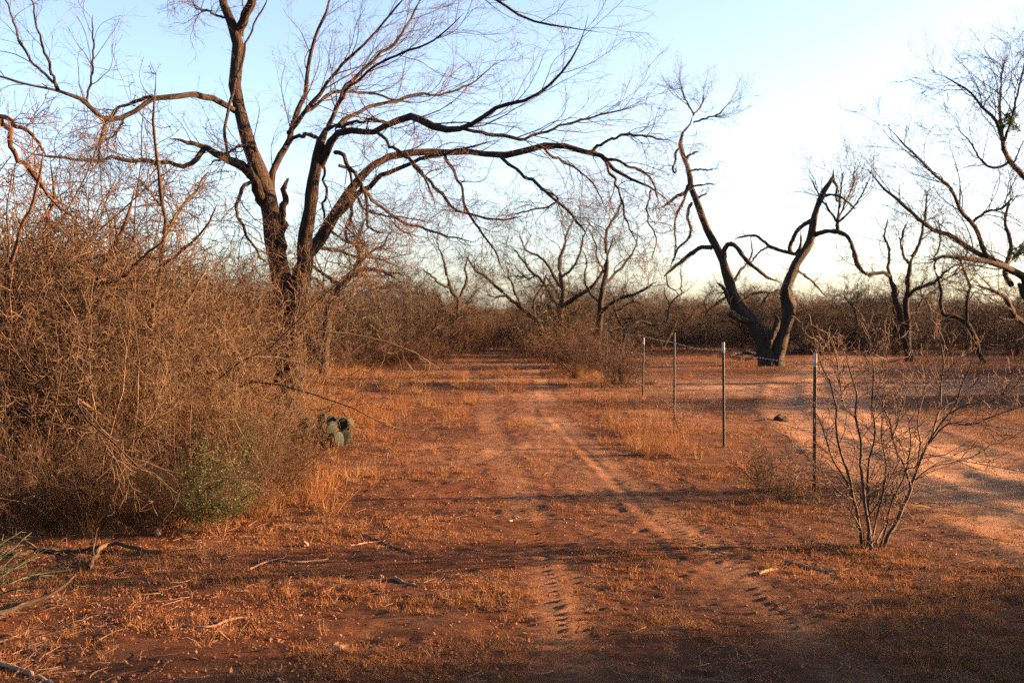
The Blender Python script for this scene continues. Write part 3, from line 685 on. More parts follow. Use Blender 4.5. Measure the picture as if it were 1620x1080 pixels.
build_tree('mesquite_tree', 'gnarled tree with low looping limbs half hidden behind the large two-stemmed tree', 27.0, (520, 598), [
 ('none', [(512,604,12),(514,560,11),(520,500,10),(528,472,9),(540,452,8.5),(552,440,8)]),
 ('m', [(545,446,7),(567,430,6,-.3),(585,426,5,-.5),(600,428,4,-.7),(618,436,3,-.9),(632,446,1.8,-1)]),
 ('m', [(560,434,4.5,-.2),(580,440,4,0),(592,452,3,.2),(604,456,2,.4),(625,450,1.3,.5)]),
 ('m', [(550,442,6),(562,422,5,.4),(570,400,4.4,.6),(566,378,3.4,.8),(576,352,2.2,1)]),
 ('m', [(540,452,5),(520,440,4.4,.5),(500,425,3.6,.8),(485,400,2.6,1),(492,370,1.6,1.1)]),
 ('m', [(562,424,3.8,.4),(585,400,3.2,.2),(605,388,2.6,0),(620,365,1.6,-.2)]),
 ('m', [(530,468,3.8),(512,455,3.4,-.4),(498,440,2.8,-.8),(480,448,1.8,-1)]),
 ], MS, [M_BARK, M_CROWN], seed=36, rs=0.66, jit=0.02)
build_tree('mesquite_tree', 'twin-stemmed dark tree behind the bare sapling by the fence', 37.0, (1438, 574), [
 ('none', [(1449,578,9),(1440,562,8.5),(1434,548,8),(1427,520,7.5),(1424,502,7.2),(1418,480,6.6),(1414,458,6),(1408,436,5.2)]),
 ('none', [(1438,578,8),(1436,550,7.5),(1436,515,7),(1434,490,6.6),(1436,460,6),(1438,430,5.2),(1444,405,4.6)]),
 ('m', [(1408,438,4.6),(1398,431,4.2,-.4),(1384,434,4,-.6),(1366,431,3.6,-.9),(1352,410,3,-1.1),(1346,388,2,-1.3)]),
 ('m', [(1444,406,4.2),(1453,388,3.8,.2),(1460,362,3,.4),(1464,335,2.4,.5),(1468,300,1.5,.6)]),
 ('m', [(1410,444,4),(1405,420,3.6,.4),(1407,396,3,.6),(1400,372,2.2,.8),(1404,345,1.4,.9)]),
 ('m', [(1436,470,4.2),(1452,455,4,-.5),(1475,448,3.4,-.9),(1496,430,2.6,-1.2),(1515,418,1.6,-1.4)]),
 ('m', [(1440,420,3.4),(1428,400,3,.5),(1426,374,2.4,.8),(1436,350,1.5,1)]),
 ('m', [(1434,500,3.2),(1450,490,2.8,.4),(1462,470,2.2,.7),(1478,468,1.4,.9)]),
 ], MS, [M_BARK, M_CROWN], seed=37, rs=0.70, jit=0.02)
build_tree('mesquite_tree', 'tree with a kinked S-shaped stem in front of the brush near the right border', 36.0, (1520, 575), [
 ('none', [(1560,580,6),(1548,556,5.6),(1540,530,5.2),(1528,510,5),(1510,502,4.8),(1494,498,4.6),(1488,482,4.2),(1490,462,3.8),(1484,440,3.4),(1478,425,3)]),
 ('m', [(1478,426,2.8),(1480,405,2.4,.2),(1488,380,2,.4),(1484,350,1.2,.6)]),
 ('m', [(1530,512,4),(1530,480,3.6,-.3),(1534,455,3.4,-.4),(1526,430,2.8,-.6),(1518,405,2,-.7)]),
 ('m', [(1486,445,2.8),(1504,438,2.4,.3),(1518,420,1.8,.5),(1522,395,1.2,.7)]),
 ], MS, [M_BARK, M_CROWN], seed=38, rs=0.66, jit=0.02)
r7, g7, b7 = build_tree('mesquite_tree', 'big spreading tree at the right border whose long limbs reach in over the clearing', 27.0, (1700, 604), [
 ('none', [(1705,612,24),(1700,570,20),(1685,530,18),(1660,500,16),(1632,470,13),(1610,448,11)]),
 ('none', [(1700,570,16),(1712,500,14),(1705,430,12),(1690,370,10),(1660,320,8),(1630,290,6.5)]),
 ('r', [(1625,462,9),(1620,439,8),(1587,421,6.5,-.5),(1555,412,5.5,-.8),(1525,408,4.5,-1.1),(1498,406,3.4,-1.3),(1465,412,2,-1.5)]),
 ('r', [(1590,423,6),(1583,416,5.6,.2),(1545,400,5,.4),(1522,385,4.6,.5),(1498,370,4.2,.6),(1467,358,3.8,.7),(1428,323,3.2,.8),(1400,300,2.6,.9),(1373,268,1.5,1)]),
 ('r', [(1565,408,5,0),(1556,397,4.6,-.3),(1541,358,4.4,-.5),(1521,334,3.8,-.8),(1506,300,3.4,-1),(1482,280,2.9,-1.2),(1455,253,2.5,-1.4),(1430,228,2,-1.5),(1408,204,1.2,-1.6)]),
 ('r', [(1632,292,6,0),(1612,270,5.4,-.3),(1599,257,5,-.4),(1590,240,4.4,-.5),(1587,226,4,-.6),(1576,194,3.4,-.8),(1556,171,2.8,-1),(1537,148,2.2,-1.2),(1510,130,1.8,-1.4),(1486,118,1.2,-1.5)]),
 ('r', [(1588,228,3,-.6),(1585,200,2.6,-.4),(1582,150,2,-.2),(1590,90,1.2,0)]),
 ('r', [(1598,256,3,-.4),(1575,266,2.6,-.2),(1553,255,2.2,0),(1535,225,1.6,.2),(1515,205,1.1,.3)]),
 ('r', [(1538,352,3,-.5),(1560,335,2.6,-.8),(1585,330,2.2,-1),(1605,310,1.6,-1.2)]),
 ('r', [(1588,226,3,-.6),(1598,195,2.6,-.8),(1610,150,2.2,-1),(1622,90,1.4,-1.2)]),
 ('r', [(1600,450,6,0),(1590,430,5,.5),(1600,390,4.2,.9),(1590,350,3.2,1.2),(1600,310,2,1.4)]),
 ('r', [(1655,500,7,0),(1630,515,6,-.4),(1606,500,5,-.7),(1590,470,4,-1),(1560,455,2.6,-1.2),(1535,450,1.5,-1.3)]),
 ('r', [(1690,372,6,0),(1720,320,5,.3),(1740,250,4,.5),(1750,160,2,.8)]),
 ('r', [(1705,430,7,0),(1760,390,6,.3),(1830,350,4.5,.6),(1900,300,2,.8)]),
 ], {'r': [dict(K=13, length=1.6, ang=(22, 50), wander=0.12, trop=(-0.03, 0, 0.05), npts=9, ratio=0.5, sides=5, t0=0.2, kr=0.012, min_r=0.007),
           dict(K=6, length=0.8, ang=(25, 55), wander=0.15, trop=(-0.02, 0, 0.03), npts=7, ratio=0.6, sides=3, min_r=0.0045),
           dict(K=4, length=0.4, ang=(25, 55), wander=0.1, trop=(0, 0, 0.02), npts=5, ratio=0.7, tip=.5, sides=3, min_r=0.0034, zig=.1)]},
 [M_BARK, M_CROWN], seed=39, rs=0.8, jit=0.01)

# mistletoe clumps in that tree
def mistletoe(px, py, d, rad, seed, label):
    r = np.random.default_rng(seed)
    c = at(px, py, d)
    root = empty('mistletoe', c, label, 'mistletoe', 'mistletoe clumps in the big tree at the right')
    P = np.zeros((26, 2, 3)); dr = norm(r.normal(0, 1, (26, 3))); P[:, 1] = dr * 0.01
    Rr = np.full((26, 2), 0.006)
    p1, q1 = spawn(P, Rr, 1, rad * 0.9, ang=(0, 20), t0=0.5, wander=.12, npts=6, ratio=1, sides=None, r=r) if False else spawn(P, Rr, 1, rad * 0.9, ang=(0, 20), t0=0.5, wander=.12, npts=6, ratio=1, r=r)
    p2, q2 = spawn(p1, q1, 6, rad * 0.35, ang=(25, 60), t0=.3, wander=.1, npts=4, ratio=.7, r=r)
    link('stems', tube_mesh('stems', [(p1, q1, 4), (p2, q2, 3)], [M_PENCIL]), root)
    V, Qd = leaf_quads(np.concatenate([pick_points(p2, 1500, r), pick_points(p1, 200, r)]), 0.022, r)
    link('leaves', mesh_from('leaves', V, quads=Qd, mats=[M_LEAF], smooth=False), root)
mistletoe(1602, 190, 26.3, 0.42, 5, 'green mistletoe ball high in the big tree at the right border')
mistletoe(1612, 402, 27.2, 0.38, 6, 'lower green mistletoe clump among the limbs at the right border')

# ------------------------------------------------------------------ generic trees (background and right of the frame)
def generic_tree(seed, h=6.0):
    r = np.random.default_rng(seed)
    ns = r.integers(1, 4)
    P0 = np.zeros((ns, 2, 3)); a = r.uniform(0, 6.28) + np.arange(ns) * 6.28 / ns
    P0[:, 1] = np.stack([np.cos(a) * .2, np.sin(a) * .2, np.full(ns, .45)], 1)
    R0 = np.full((ns, 2), 0.105 * h / 6)
    p1, q1 = spawn(P0, R0, 1, h * 0.55, ang=(0, 25), t0=0, t1=.05, wander=0.16, trop=(0, 0, 0.03), npts=12, ratio=1.0, tip=.45, len_taper=0, r=r)
    p2, q2 = spawn(p1, q1, 7, h * 0.42, ang=(28, 70), t0=.3, wander=0.22, trop=(0, 0, .04), npts=11, ratio=.62, tip=.25, r=r)
    p3, q3 = spawn(p2, q2, 7, h * 0.22, ang=(28, 65), t0=.2, wander=0.22, trop=(0, 0, .03), npts=8, ratio=.55, r=r, min_r=.007)
    p4, q4 = spawn(p3, q3, 6, h * 0.11, ang=(25, 60), t0=.2, wander=0.18, trop=(0, 0, .02), npts=6, ratio=.6, r=r, min_r=.005)
    p5, q5 = spawn(p4, q4, 4, h * 0.055, ang=(25, 60), t0=.2, wander=0.12, npts=4, ratio=.7, r=r, min_r=.004)
    return (tube_mesh('trunk', [(p1, q1, 10), (p2, q2, 7)], [M_BARK], .12, seed), tube_mesh('crown', [(p3, q3, 4), (p4, q4, 3), (p5, q5, 3)], [M_CROWN]))
GT = [generic_tree(s) for s in (101, 102, 103, 104, 105)]
def place_generic(k, x, y, rz, s, label, group):
    root = empty('mesquite_tree', (x, y, gz(x, y) - 0.03), label, 'tree', group, rz, s)
    link('trunk', GT[k][0], root); link('crown', GT[k][1], root)
    return root
far_trees = [
 (-9.6, 41, 3, .95), (-7.2, 47, 1, 1.0), (-2.9, 49, 4, 1.0), (2.6, 52, 3, 1.05), (4.6, 46, 0, .95), (6.6, 50, 2, 1.0), (-5.0, 54, 2, 1.0), (12.2, 47, 4, .85), (14.8, 44, 3, .8), (17.6, 49, 1, .95), (21.5, 46, 4, .95), (-12.0, 36, 4, 1.0), (8.8, 55, 1, .9),
 (-13.5, 33, 1, 1.0), (-10.0, 42, 0, .85), (-9.0, 25, 2, .95), (-17, 27, 0, 1.1), (-21, 40, 1, 1.0), (-6.4, 58, 2, .9),
 (-3.6, 72, 1, .85), (1.2, 88, 0, .8), (5.5, 66, 2, .8), (9.0, 78, 1, .9), (13.5, 60, 0, .75), (16.5, 52, 1, .72),
 (20.5, 56, 2, .85), (24, 62, 0, .9), (26.5, 50, 1, .9), (30, 70, 2, 1.1), (19, 84, 0, .9), (34, 66, 1, 1.0), (-30, 60, 2, 1.1), (-16, 66, 0, .95), (-24, 80, 1, 1.0),
]
rq = np.random.default_rng(123)
for q_ in range(105):
    d_ = 43 * (130 / 43.0) ** (rq.uniform(0, 1) ** 1.25); px_ = rq.uniform(-20, 1660)
    x_ = (px_ - 810) / 1800 * d_
    if abs(x_ + .5) < 3: continue
    far_trees.append((x_, d_, int(rq.integers(0, 5)), rq.uniform(.5, .9) * (1 + .25 * (d_ > 80))))
FG = 'bare trees scattered through the brush beyond the clearing'
for i, (x, y, k, s) in enumerate(far_trees):
    px_ = 810 + 1800 * x / y
    marks = [(200, 'thorny sapling'), (440, 'large two-stemmed tree'), (520, 'gnarled looping tree'), (718, 'slim dark forked tree'), (800, 'gap of the track'), (862, 'leaning tree'), (905, 'thick black-trunked tree'),
             (952, 'straight-trunked brown tree'), (1020, 'farthest fence post'), (1067, 'tallest fence post'), (1120, 'half-dead tree\'s left stem'), (1220, 'half-dead forked tree'), (1290, 'nearest fence post'), (1380, 'bare sapling'), (1438, 'twin-stemmed tree'), (1520, 'S-shaped tree'), (1600, 'mistletoe tree')]
    mk = min(marks, key=lambda m: abs(m[0] - px_))
    where = ('left of the ' if px_ < mk[0] else 'right of the ') + mk[1]
    how = 'far-off tiny' if y > 80 else 'distant' if y > 58 else 'mid-distance'
    place_generic(k, x, y, 1.7 * i + .4, s, how + ' leafless tree in the brush just ' + where, FG)
# trees that stand outside the frame to the right of the sandy track; their shade crosses the clearing
side_trees = [(13.0, 2.4, 1, 1.0), (19.5, 8.5, 2, 1.05), (25, 12.0, 1, .9), (30.5, 19.5, 2, .95), (20.0, 20.5, 0, .8), (34, 27, 0, 1.0), (12.0, -1.5, 2, 1.0)]
for i, (x, y, k, s) in enumerate(side_trees):
    place_generic(k, x, y, 2.1 * i + 1, s, 'leafless tree on the open ground right of the sandy track, past the picture border', 'bare trees to the right of the sandy track')

# ------------------------------------------------------------------ shrubs
def make_shrub(seed, h, stems=26, K=(9, 7, 4), spread=0.45, mat=M_STEM, thin=1.0, leaves=0, leafmat=M_LEAF, wander=0.15, leafsize=.012, mr=0.0022, parts=True, redleaves=0, base_r=0.25, rad=0.011):
    r = np.random.default_rng(seed)
    P0 = np.zeros((stems, 2, 3)); a = r.uniform(0, 6.28, stems); rr = base_r * np.sqrt(r.uniform(0, 1, stems))
    P0[:, 0, 0] = np.cos(a) * rr; P0[:, 0, 1] = np.sin(a) * rr; P0[:, 0, 2] = -0.05
    lean = r.uniform(0, spread, stems)
    P0[:, 1] = P0[:, 0] + norm(np.stack([np.cos(a) * lean, np.sin(a) * lean, np.ones(stems)], 1)) * 0.1
    R0 = np.repeat(rad * r.uniform(.6, 1.4, (stems, 1)) * thin * h / 2.2, 2, 1)
    p1, q1 = spawn(P0, R0, 1, h * 0.92, ang=(0, 12), t0=0, t1=.05, wander=wander * .6, trop=(0, 0, -0.015), npts=11, ratio=1, tip=.25, len_taper=0, r=r, zig=.06)
    p2, q2 = spawn(p1, q1, K[0], h * .34, ang=(25, 60), t0=.08, wander=wander, trop=(0, 0, .03), npts=8, ratio=.55, r=r, min_r=mr * 1.3, zig=.08, len_taper=.3)
    p3, q3 = spawn(p2, q2, K[1], h * .14, ang=(30, 70), t0=.1, wander=wander, trop=(0, 0, .02), npts=5, ratio=.6, r=r, min_r=mr, zig=.12)
    out = [('stems', tube_mesh('stems', [(p1, q1, 5)], [mat]))]
    gr = [(p2, q2, 3), (p3, q3, 3)]
    if K[2]:
        p4, q4 = spawn(p3, q3, K[2], h * .05, ang=(40, 80), t0=.1, wander=wander, npts=3, ratio=.7, r=r, min_r=mr * .85)
        gr.append((p4, q4, 3))
    out.append(('twigs', tube_mesh('twigs', gr, [mat])))
    if leaves:
        V, Qd = leaf_quads(pick_points(p3, leaves, r) + r.normal(0, .008, (leaves, 3)), leafsize, r)
        out.append(('leaves', mesh_from('leaves', V, quads=Qd, mats=[leafmat], smooth=False)))
    if redleaves:
        V, Qd = leaf_quads(pick_points(p3, redleaves, r) + r.normal(0, .008, (redleaves, 3)), leafsize * 1.1, r)
        out.append(('dry_leaves', mesh_from('dry_leaves', V, quads=Qd, mats=[M_RLEAF], smooth=False)))
    return out

def place_shrub(parts, name, x, y, rz, s, label, cat='shrub', group=None, sxy=None):
    s = float(s)
    root = empty(name, (x, y, gz(x, y)), label, cat, group, rz, s)
    if sxy: root.scale = (s * sxy, s * sxy, s)
    for n_, me in parts: link(n_, me, root)
    return root

SA = make_shrub(201, 2.2, 22, (9, 7, 3), .55, M_STEM, redleaves=120, mr=.0027)
SB = make_shrub(202, 2.0, 25, (9, 7, 3), .8, M_STEM2, leaves=260, leafmat=M_YLEAF, mr=.0027)
SC = make_shrub(203, 2.4, 14, (9, 8, 3), .45, M_STEM, wander=.2, mr=.0028, rad=.013)
SD = make_shrub(204, 1.3, 40, (7, 6, 2), .8, M_STEM, leaves=200, leafmat=M_YLEAF, redleaves=200, mr=.0018)

SW = make_shrub(207, 2.1, 26, (6, 4, 1), .28, M_STRAW, mr=.0022, rad=.0075, wander=.12, base_r=.6)
SV = make_shrub(208, 2.6, 14, (8, 5, 2), .3, M_STRAW, mr=.0024, rad=.011, wander=.17, base_r=.4)
SX = make_shrub(205, 2.3, 8, (7, 6, 3), 1.3, M_TWIG, mr=.0028, rad=.019, wander=.24)
SY = make_shrub(206, 2.6, 7, (10, 8, 4), .8, M_STEM, mr=.0028, rad=.015, wander=.24)

SG = 'tangled leafless shrubs of the thicket on the left'
SS = make_shrub(209, 2.0, 9, (7, 5, 2), .45, M_STRAW, mr=.0022, rad=.0085, wander=.16, base_r=.3, redleaves=60)
near_shrubs = [
 # variant, px, distance, scale, what sets it apart
 (SV, 60, 9.9, .85, 'tan upright shrub at the front of the thicket near the left border'), (SC, 145, 9.9, .95, 'straggly pale-stemmed shrub in the thicket just left of the bleached stump'),
 (SB, 225, 9.9, .58, 'reddish shrub directly behind the bleached stump in the thicket'), (SS, 275, 9.7, .85, 'sparse upright straw-tan stems right behind the bushy evergreen'),
 (SS, 195, 9.5, .9, 'sparse straight tan stems before the reddish shrub by the bleached stump'), (SB, 335, 10.2, .45, 'reddish shrub at the right of the bushy evergreen'),
 (SD, 425, 9.9, .62, 'low scrubby shrub with red leaves at the right front corner of the thicket'), (SW, 370, 9.6, .52, 'small clump of upright tan stems right of the bushy evergreen'),
 (SD, 385, 9.2, .5, 'low red-leaved shrub in front of the smaller green-leaved one'), (SW, 105, 9.4, .92, 'clump of tall tan stems above the thick dark log'),
 (SB, 10, 10.6, .85, ''), (SV, 95, 10.8, 1.2, ''), (SV, 170, 10.9, 1.0, ''), (SS, 235, 11.6, 1.0, ''), (SS, 300, 11.0, 1.0, ''), (SS, 350, 10.8, .9, ''),
 (SS, 400, 10.6, .88, 'sparse tan shrub standing in front of the trunk of the large tree'), (SS, 455, 10.9, .72, 'small wispy tan shrub below the trunk of the large tree at the thicket edge'),
 (SS, 420, 13.0, 1.0, ''), (SS, 365, 13.6, 1.1, ''), (SV, 40, 12.4, 1.5, ''), (SV, 135, 13.0, 1.2, ''), (SB, 205, 13.4, .85, ''), (SS, 290, 13.4, 1.15, ''),
 (SV, 20, 14.5, 1.7, ''), (SV, 115, 15, 1.5, ''), (SB, 270, 17.5, .85, ''), (SV, 215, 15.8, 1.2, ''),
 (SC, -70, 10.4, 1.1, ''), (SV, -110, 12.5, 1.3, ''), (SB, -60, 14.5, 1.2, ''), (SB, 330, 21, .9, ''), (SC, 390, 23, .8, ''),
 (SX, 15, 9.9, 1.0, ''), (SX, 60, 11.8, 1.3, ''),
 (SY, 40, 11.0, 1.5, ''), (SY, 115, 11.8, 1.45, ''), (SY, 190, 12.2, 1.3, ''), (SY, 270, 12.8, 1.2, ''), (SY, -20, 12.0, 1.6, ''), (SY, 85, 14.0, 1.8, ''), (SY, 310, 15.2, 1.3, ''), (SY, 155, 10.8, 1.3, ''), (SY, 10, 10.2, 1.4, ''), (SY, 230, 15.5, 1.6, ''),
 (SD, 20, 8.7, .7, 'low scrubby shrub at the left border in front of the tan upright one'),
 (SD, 105, 8.9, .6, 'low scrubby shrub at the thicket front above the thick dark log'), (SD, 185, 9.0, .55, 'low scrubby shrub above the curved grey branch'),
 (SD, 272, 8.8, .42, 'small red-leaved shrub immediately left of the bushy evergreen'), (SD, 450, 11.4, .4, 'knee-high shrub at the thicket edge in front of the prickly pear'),
]
for i, (v, px, d, s, lab) in enumerate(near_shrubs):
    x = (px - 810) / 1800 * d
    kinds_ = {id(SA): 'dense tan leafless shrub of upright stems, deep inside the thicket on the left',
              id(SB): 'reddish spreading leafless shrub, deep inside the thicket on the left',
              id(SC): 'tall straggly shrub with pale stems, deep inside the thicket on the left',
              id(SD): 'low scrubby shrub in the thicket on the left', id(SS): 'sparse see-through tan shrub inside the thicket on the left', id(SW): 'wispy clump of upright tan stems inside the thicket on the left', id(SV): 'tall tan shrub of many upright stems, deep inside the thicket on the left',
              id(SX): 'dark shrub with few thick arching branches inside the thicket on the left',
              id(SY): 'tall open crooked shrub rising out of the thicket on the left'}
    short = {id(SA): 'dense tan shrub', id(SB): 'reddish spreading shrub', id(SC): 'tall straggly pale shrub', id(SD): 'low scrubby shrub', id(SS): 'sparse tan shrub',
             id(SW): 'wispy clump of tan stems', id(SV): 'tall tan shrub', id(SX): 'dark arching shrub', id(SY): 'tall open crooked shrub'}[id(v)]
    row = 'in the second row of the thicket' if d < 11.3 else 'in the middle of the thicket' if d < 13.5 else 'at the back of the thicket'
    spot = 'past the left border' if px < 0 else 'at the left border' if px < 50 else 'left of the thorny sapling' if px < 130 else 'behind the thorny sapling' if px < 210 else 'above the bleached stump' if px < 280 else 'above the bushy evergreen' if px < 340 else 'just left of the large tree'
    place_shrub(v, 'shrub', x, d, 2.39 * i, s, lab or short + ' ' + row + ', ' + spot, group=SG)

SH = 'shrubs added right of the picture to shade the ground'
shade_shrubs = []  # bush rows added out of view, aligned with the sun to shade the ground
for c_, x0, x1, st_, sc_ in ((3.3, 5.6, 14, 1.6, 1.2), (4.3, 5.8, 15, 1.9, 1.1), (4.8, 6.2, 15, 2.2, 1.05), (6.4, 6.2, 8.2, 1.8, .55), (10.4, 9.6, 14, 1.8, .85), (18.6, 14.6, 22, 1.8, 1.2), (19.6, 15.5, 24, 1.8, 1.35)):
    k_ = 0; x_ = x0
    while x_ < x1:
        shade_shrubs.append((len(shade_shrubs) % 3, x_, c_ + .14 * x_ + .5 * math.sin(x_ * 7), sc_ * (.85 + .3 * abs(math.sin(x_ * 3.1))))); x_ += st_

# evergreen leafy shrub and small leafy seedlings
SE = make_shrub(210, 1.15, 24, (8, 7, 0), .35, M_STEM, leaves=5000, leafmat=M_LEAF, leafsize=.015)
place_shrub(SE, 'evergreen_shrub', (325 - 810) / 1800 * 8.55, 8.6, .3, .6, 'bushy evergreen shrub with small green leaves at the front edge of the thicket', sxy=.85)
place_shrub(SE, 'evergreen_shrub', (392 - 810) / 1800 * 9.9, 9.9, 2.3, .6, 'smaller green-leaved shrub half buried in the thicket beside the bushy evergreen', sxy=.7)
SF = make_shrub(211, 0.85, 12, (7, 5, 0), .35, M_STEM, leaves=700, leafmat=M_YLEAF, leafsize=.011, base_r=.12)
place_shrub(SF, 'weed_plant', (1215 - 810) / 1800 * 10.5, 10.5, .3, .75, 'wispy olive-green weed growing just left of the nearest fence post', 'plant')
place_shrub(SF, 'weed_plant', (1240 - 810) / 1800 * 10.1, 10.1, 3.0, .5, 'small sparse weed at the foot of the nearest fence post', 'plant')

# the thorny sapling that stands above the thicket
thorny = [
 ('t', [(222,760,7),(226,640,6.5),(238,540,6),(250,440,5.5),(262,370,5),(255,310,4.4),(248,240,3.8),(243,180,3.2),(245,140,2.4),(247,112,1.4)]),
 ('t', [(262,372,4),(285,330,3.4,.3),(310,300,3,.5),(330,270,2.2,.7)]),
 ('t', [(240,520,4),(215,460,3.6,-.3),(190,400,3,-.5),(180,340,2.2,-.6)]),
 ('t', [(255,420,4),(290,395,3.4,-.3),(325,360,2.6,-.5),(345,320,1.8,-.6)]),
 ('t', [(258,330,3),(235,300,2.6,.3),(215,280,2,.4)]),
 ('t', [(232,590,4),(265,520,3.6,.3),(300,470,3,.5),(330,420,2,.7)]),
]
tspec = {'t': [dict(K=17, length=.55, ang=(45, 85), wander=.2, trop=(0, 0, .01), npts=7, ratio=.5, sides=5, t0=.1, kr=.012, min_r=.004),
               dict(K=7, length=.17, ang=(40, 80), wander=.15, trop=(0, 0, .01), npts=4, ratio=.6, sides=3, min_r=.0028),
               dict(K=4, length=.06, ang=(50, 85), wander=.1, npts=3, ratio=.7, sides=3, min_r=.0016)]}
build_tree('thorny_sapling', 'spiky thorny sapling whose single stem rises above the thicket on the left', 11.2, (222, 760), thorny, tspec, [M_STEM, M_STEM], seed=51, rs=.68, jit=.01, cat='sapling', rough=.05)
thorny2 = [
 ('t', [(20,800,9),(60,640,8),(110,540,7,.2),(150,450,6,.3),(185,380,5,.4),(205,330,3.6,.5),(215,290,2.4,.6)]),
 ('t', [(60,640,6),(30,540,5.4,-.3),(15,440,5,-.5),(40,350,4,-.6),(60,290,3,-.7),(70,230,1.8,-.8)]),
 ('t', [(110,540,5),(100,450,4.6,.3),(70,380,4,.5),(85,310,3,.6),(80,250,2,.7)]),
 ('t', [(150,450,4),(190,440,3.6,-.3),(235,400,3,-.5),(260,380,2,-.6)]),
 ('t', [(0,190,6.5,-.5),(18,210,6,-.5),(20,240,5.6,-.5),(50,275,5,-.4),(70,300,4,-.4),(90,325,3.6,-.3),(120,345,2,-.2)]),
 ('t', [(-40,170,6,-.5),(0,187,5.4,-.5),(30,200,4.4,-.6),(55,218,3.6,-.6),(75,250,2.4,-.7)]),
 ('t', [(-30,700,9,0),(-50,500,8.5,-.2),(-60,300,8,-.4),(-40,172,6.5,-.5)]),
]
build_tree('thorny_tree', 'crooked thorny tree with drooping orange-lit limbs at the left border', 10.4, (0, 800), thorny2, {'t': [dict(tspec['t'][0], length=.62, K=11), dict(tspec['t'][1], length=.24), tspec['t'][2]]}, [M_STEM2, M_STEM], seed=52, rs=.72, jit=.015, cat='tree', rough=.08)

# ------------------------------------------------------------------ bare sapling in front of the fence
sap = [
 ('n', [(1374,876,6),(1373,850,5.4),(1371,820,5.2),(1368,790,5),(1367,771,4.6),(1361,734,4.2),(1363,698,3.8),(1353,660,3.2),(1355,620,2.8),(1342,580,2.2),(1336,540,1.5)]),
 ('n', [(1366,874,5),(1358,830,4.6,-.05),(1350,790,4.4,-.1),(1344,755,4.2,-.1),(1330,715,3.8,-.15),(1322,680,3.6,-.2),(1324,650,3.2,-.2),(1318,625,2.8,-.2),(1312,600,2.4,-.2),(1300,580,2,-.2),(1284,520,1.2,-.3)]),
 ('n', [(1379,875,5.2),(1376,830,4.8,.1),(1374,790,4.4,.1),(1373,740,4,.1),(1384,690,3.2,.15),(1379,640,2.7,.2),(1382,590,2.2,.2),(1376,540,1.4,.25)]),
 ('n', [(1396,874,6.5),(1405,850,6),(1420,820,5.8,.1),(1436,788,5.4,.1),(1442,768,5,.1),(1450,748,4.6,.1),(1462,712,4,.1),(1475,690,3.6,.1),(1500,655,3.2,.1),(1512,640,2.8,.1),(1520,610,2.4,.1),(1530,590,2,.1),(1548,545,1.2,.1)]),
 ('n', [(1441,772,4,.1),(1432,740,3.8,0),(1420,716,3.4,-.1),(1412,690,3,-.2),(1408,665,2.6,-.2),(1396,640,2,-.3),(1400,600,1.3,-.3)]),
 ('n', [(1444,764,3.8,.1),(1470,742,3.4,.2),(1500,728,3,.3),(1540,722,2.5,.4),(1575,700,1.9,.5),(1612,688,1.2,.6)]),
 ('n', [(1473,694,3.4,.1),(1486,650,3,.2),(1488,610,2.6,.2),(1492,580,2.3,.2),(1490,550,2,.2),(1480,520,1.3,.2)]),
 ('n', [(1500,655,2.6,.1),(1530,640,2.3,.0),(1565,636,2,-.1),(1600,618,1.2,-.2)]),
 ('n', [(1470,700,2.6,.1),(1500,670,2.3,-.1),(1535,672,2,-.2),(1580,655,1.6,-.3),(1625,640,1,-.4)]),
 ('n', [(1450,748,2.8,.1),(1456,700,2.5,.3),(1452,660,2.2,.4),(1462,620,1.9,.5),(1458,575,1.2,.6)]),
 ('n', [(1362,730,2.6,0),(1385,720,2.3,.1),(1412,690,2,.2),(1428,640,1.6,.3),(1440,600,1.1,.4)]),
 ('n', [(1350,790,2.6,-.1),(1325,776,2.3,-.2),(1300,745,2,-.3),(1275,720,1.6,-.4),(1255,700,1,-.5)]),
 ('n', [(1352,660,2.2,0),(1335,640,2,-.1),(1328,600,1.7,-.2),(1322,560,1.1,-.2)]),
 ('n', [(1378,640,2,.2),(1392,610,1.8,.3),(1398,570,1.4,.3),(1408,530,.9,.4)]),
 ('n', [(1371,820,2.4,0),(1392,790,2.2,-.2),(1412,750,1.9,-.3),(1425,725,1.2,-.4)]),
 ('n', [(1373,878,4,0),(1384,830,3.4,.1),(1396,780,3,.1),(1402,735,2.6,.2),(1394,690,2.2,.2),(1400,640,1.4,.2)]),
 ('n', [(1369,878,4,0),(1360,825,3.4,.1),(1341,765,3,.2),(1318,728,2.6,.3),(1306,690,2.2,.3),(1290,650,1.4,.3)]),
 ('n', [(1388,878,3.6,0),(1402,835,3.2,-.1),(1412,790,2.8,-.2),(1432,750,2.4,-.2),(1440,700,2,-.3),(1436,650,1.2,-.3)]),
 ('n', [(1366,878,3.2,0),(1362,840,3,-.1),(1350,815,2.4,-.2),(1338,800,1.8,-.2),(1322,795,1,-.3)]),
 ('n', [(1385,860,3,0),(1400,830,2.8,.2),(1420,785,2.4,.3),(1450,765,2,.4),(1480,770,1.2,.5)]),
]
sspec = {'n': [dict(K=14, length=.38, ang=(25, 55), wander=.13, trop=(0, 0, .03), npts=8, ratio=.6, sides=5, t0=.2, kr=.011, min_r=.0026, zig=.09),
               dict(K=5, length=.16, ang=(30, 60), wander=.12, trop=(0, 0, .02), npts=5, ratio=.65, sides=3, min_r=.002, zig=.12),
               dict(K=2, length=.04, ang=(40, 75), wander=.1, npts=3, ratio=.8, sides=3, min_r=.0013)]}
build_tree('bare_sapling', 'leafless many-stemmed sapling fanning out in front of the barbed wire', 8.05, (1380, 872), sap, sspec, [M_LICHEN, M_TWIG], seed=61, rs=.54, jit=.008, cat='sapling', rough=.08, nl=30)
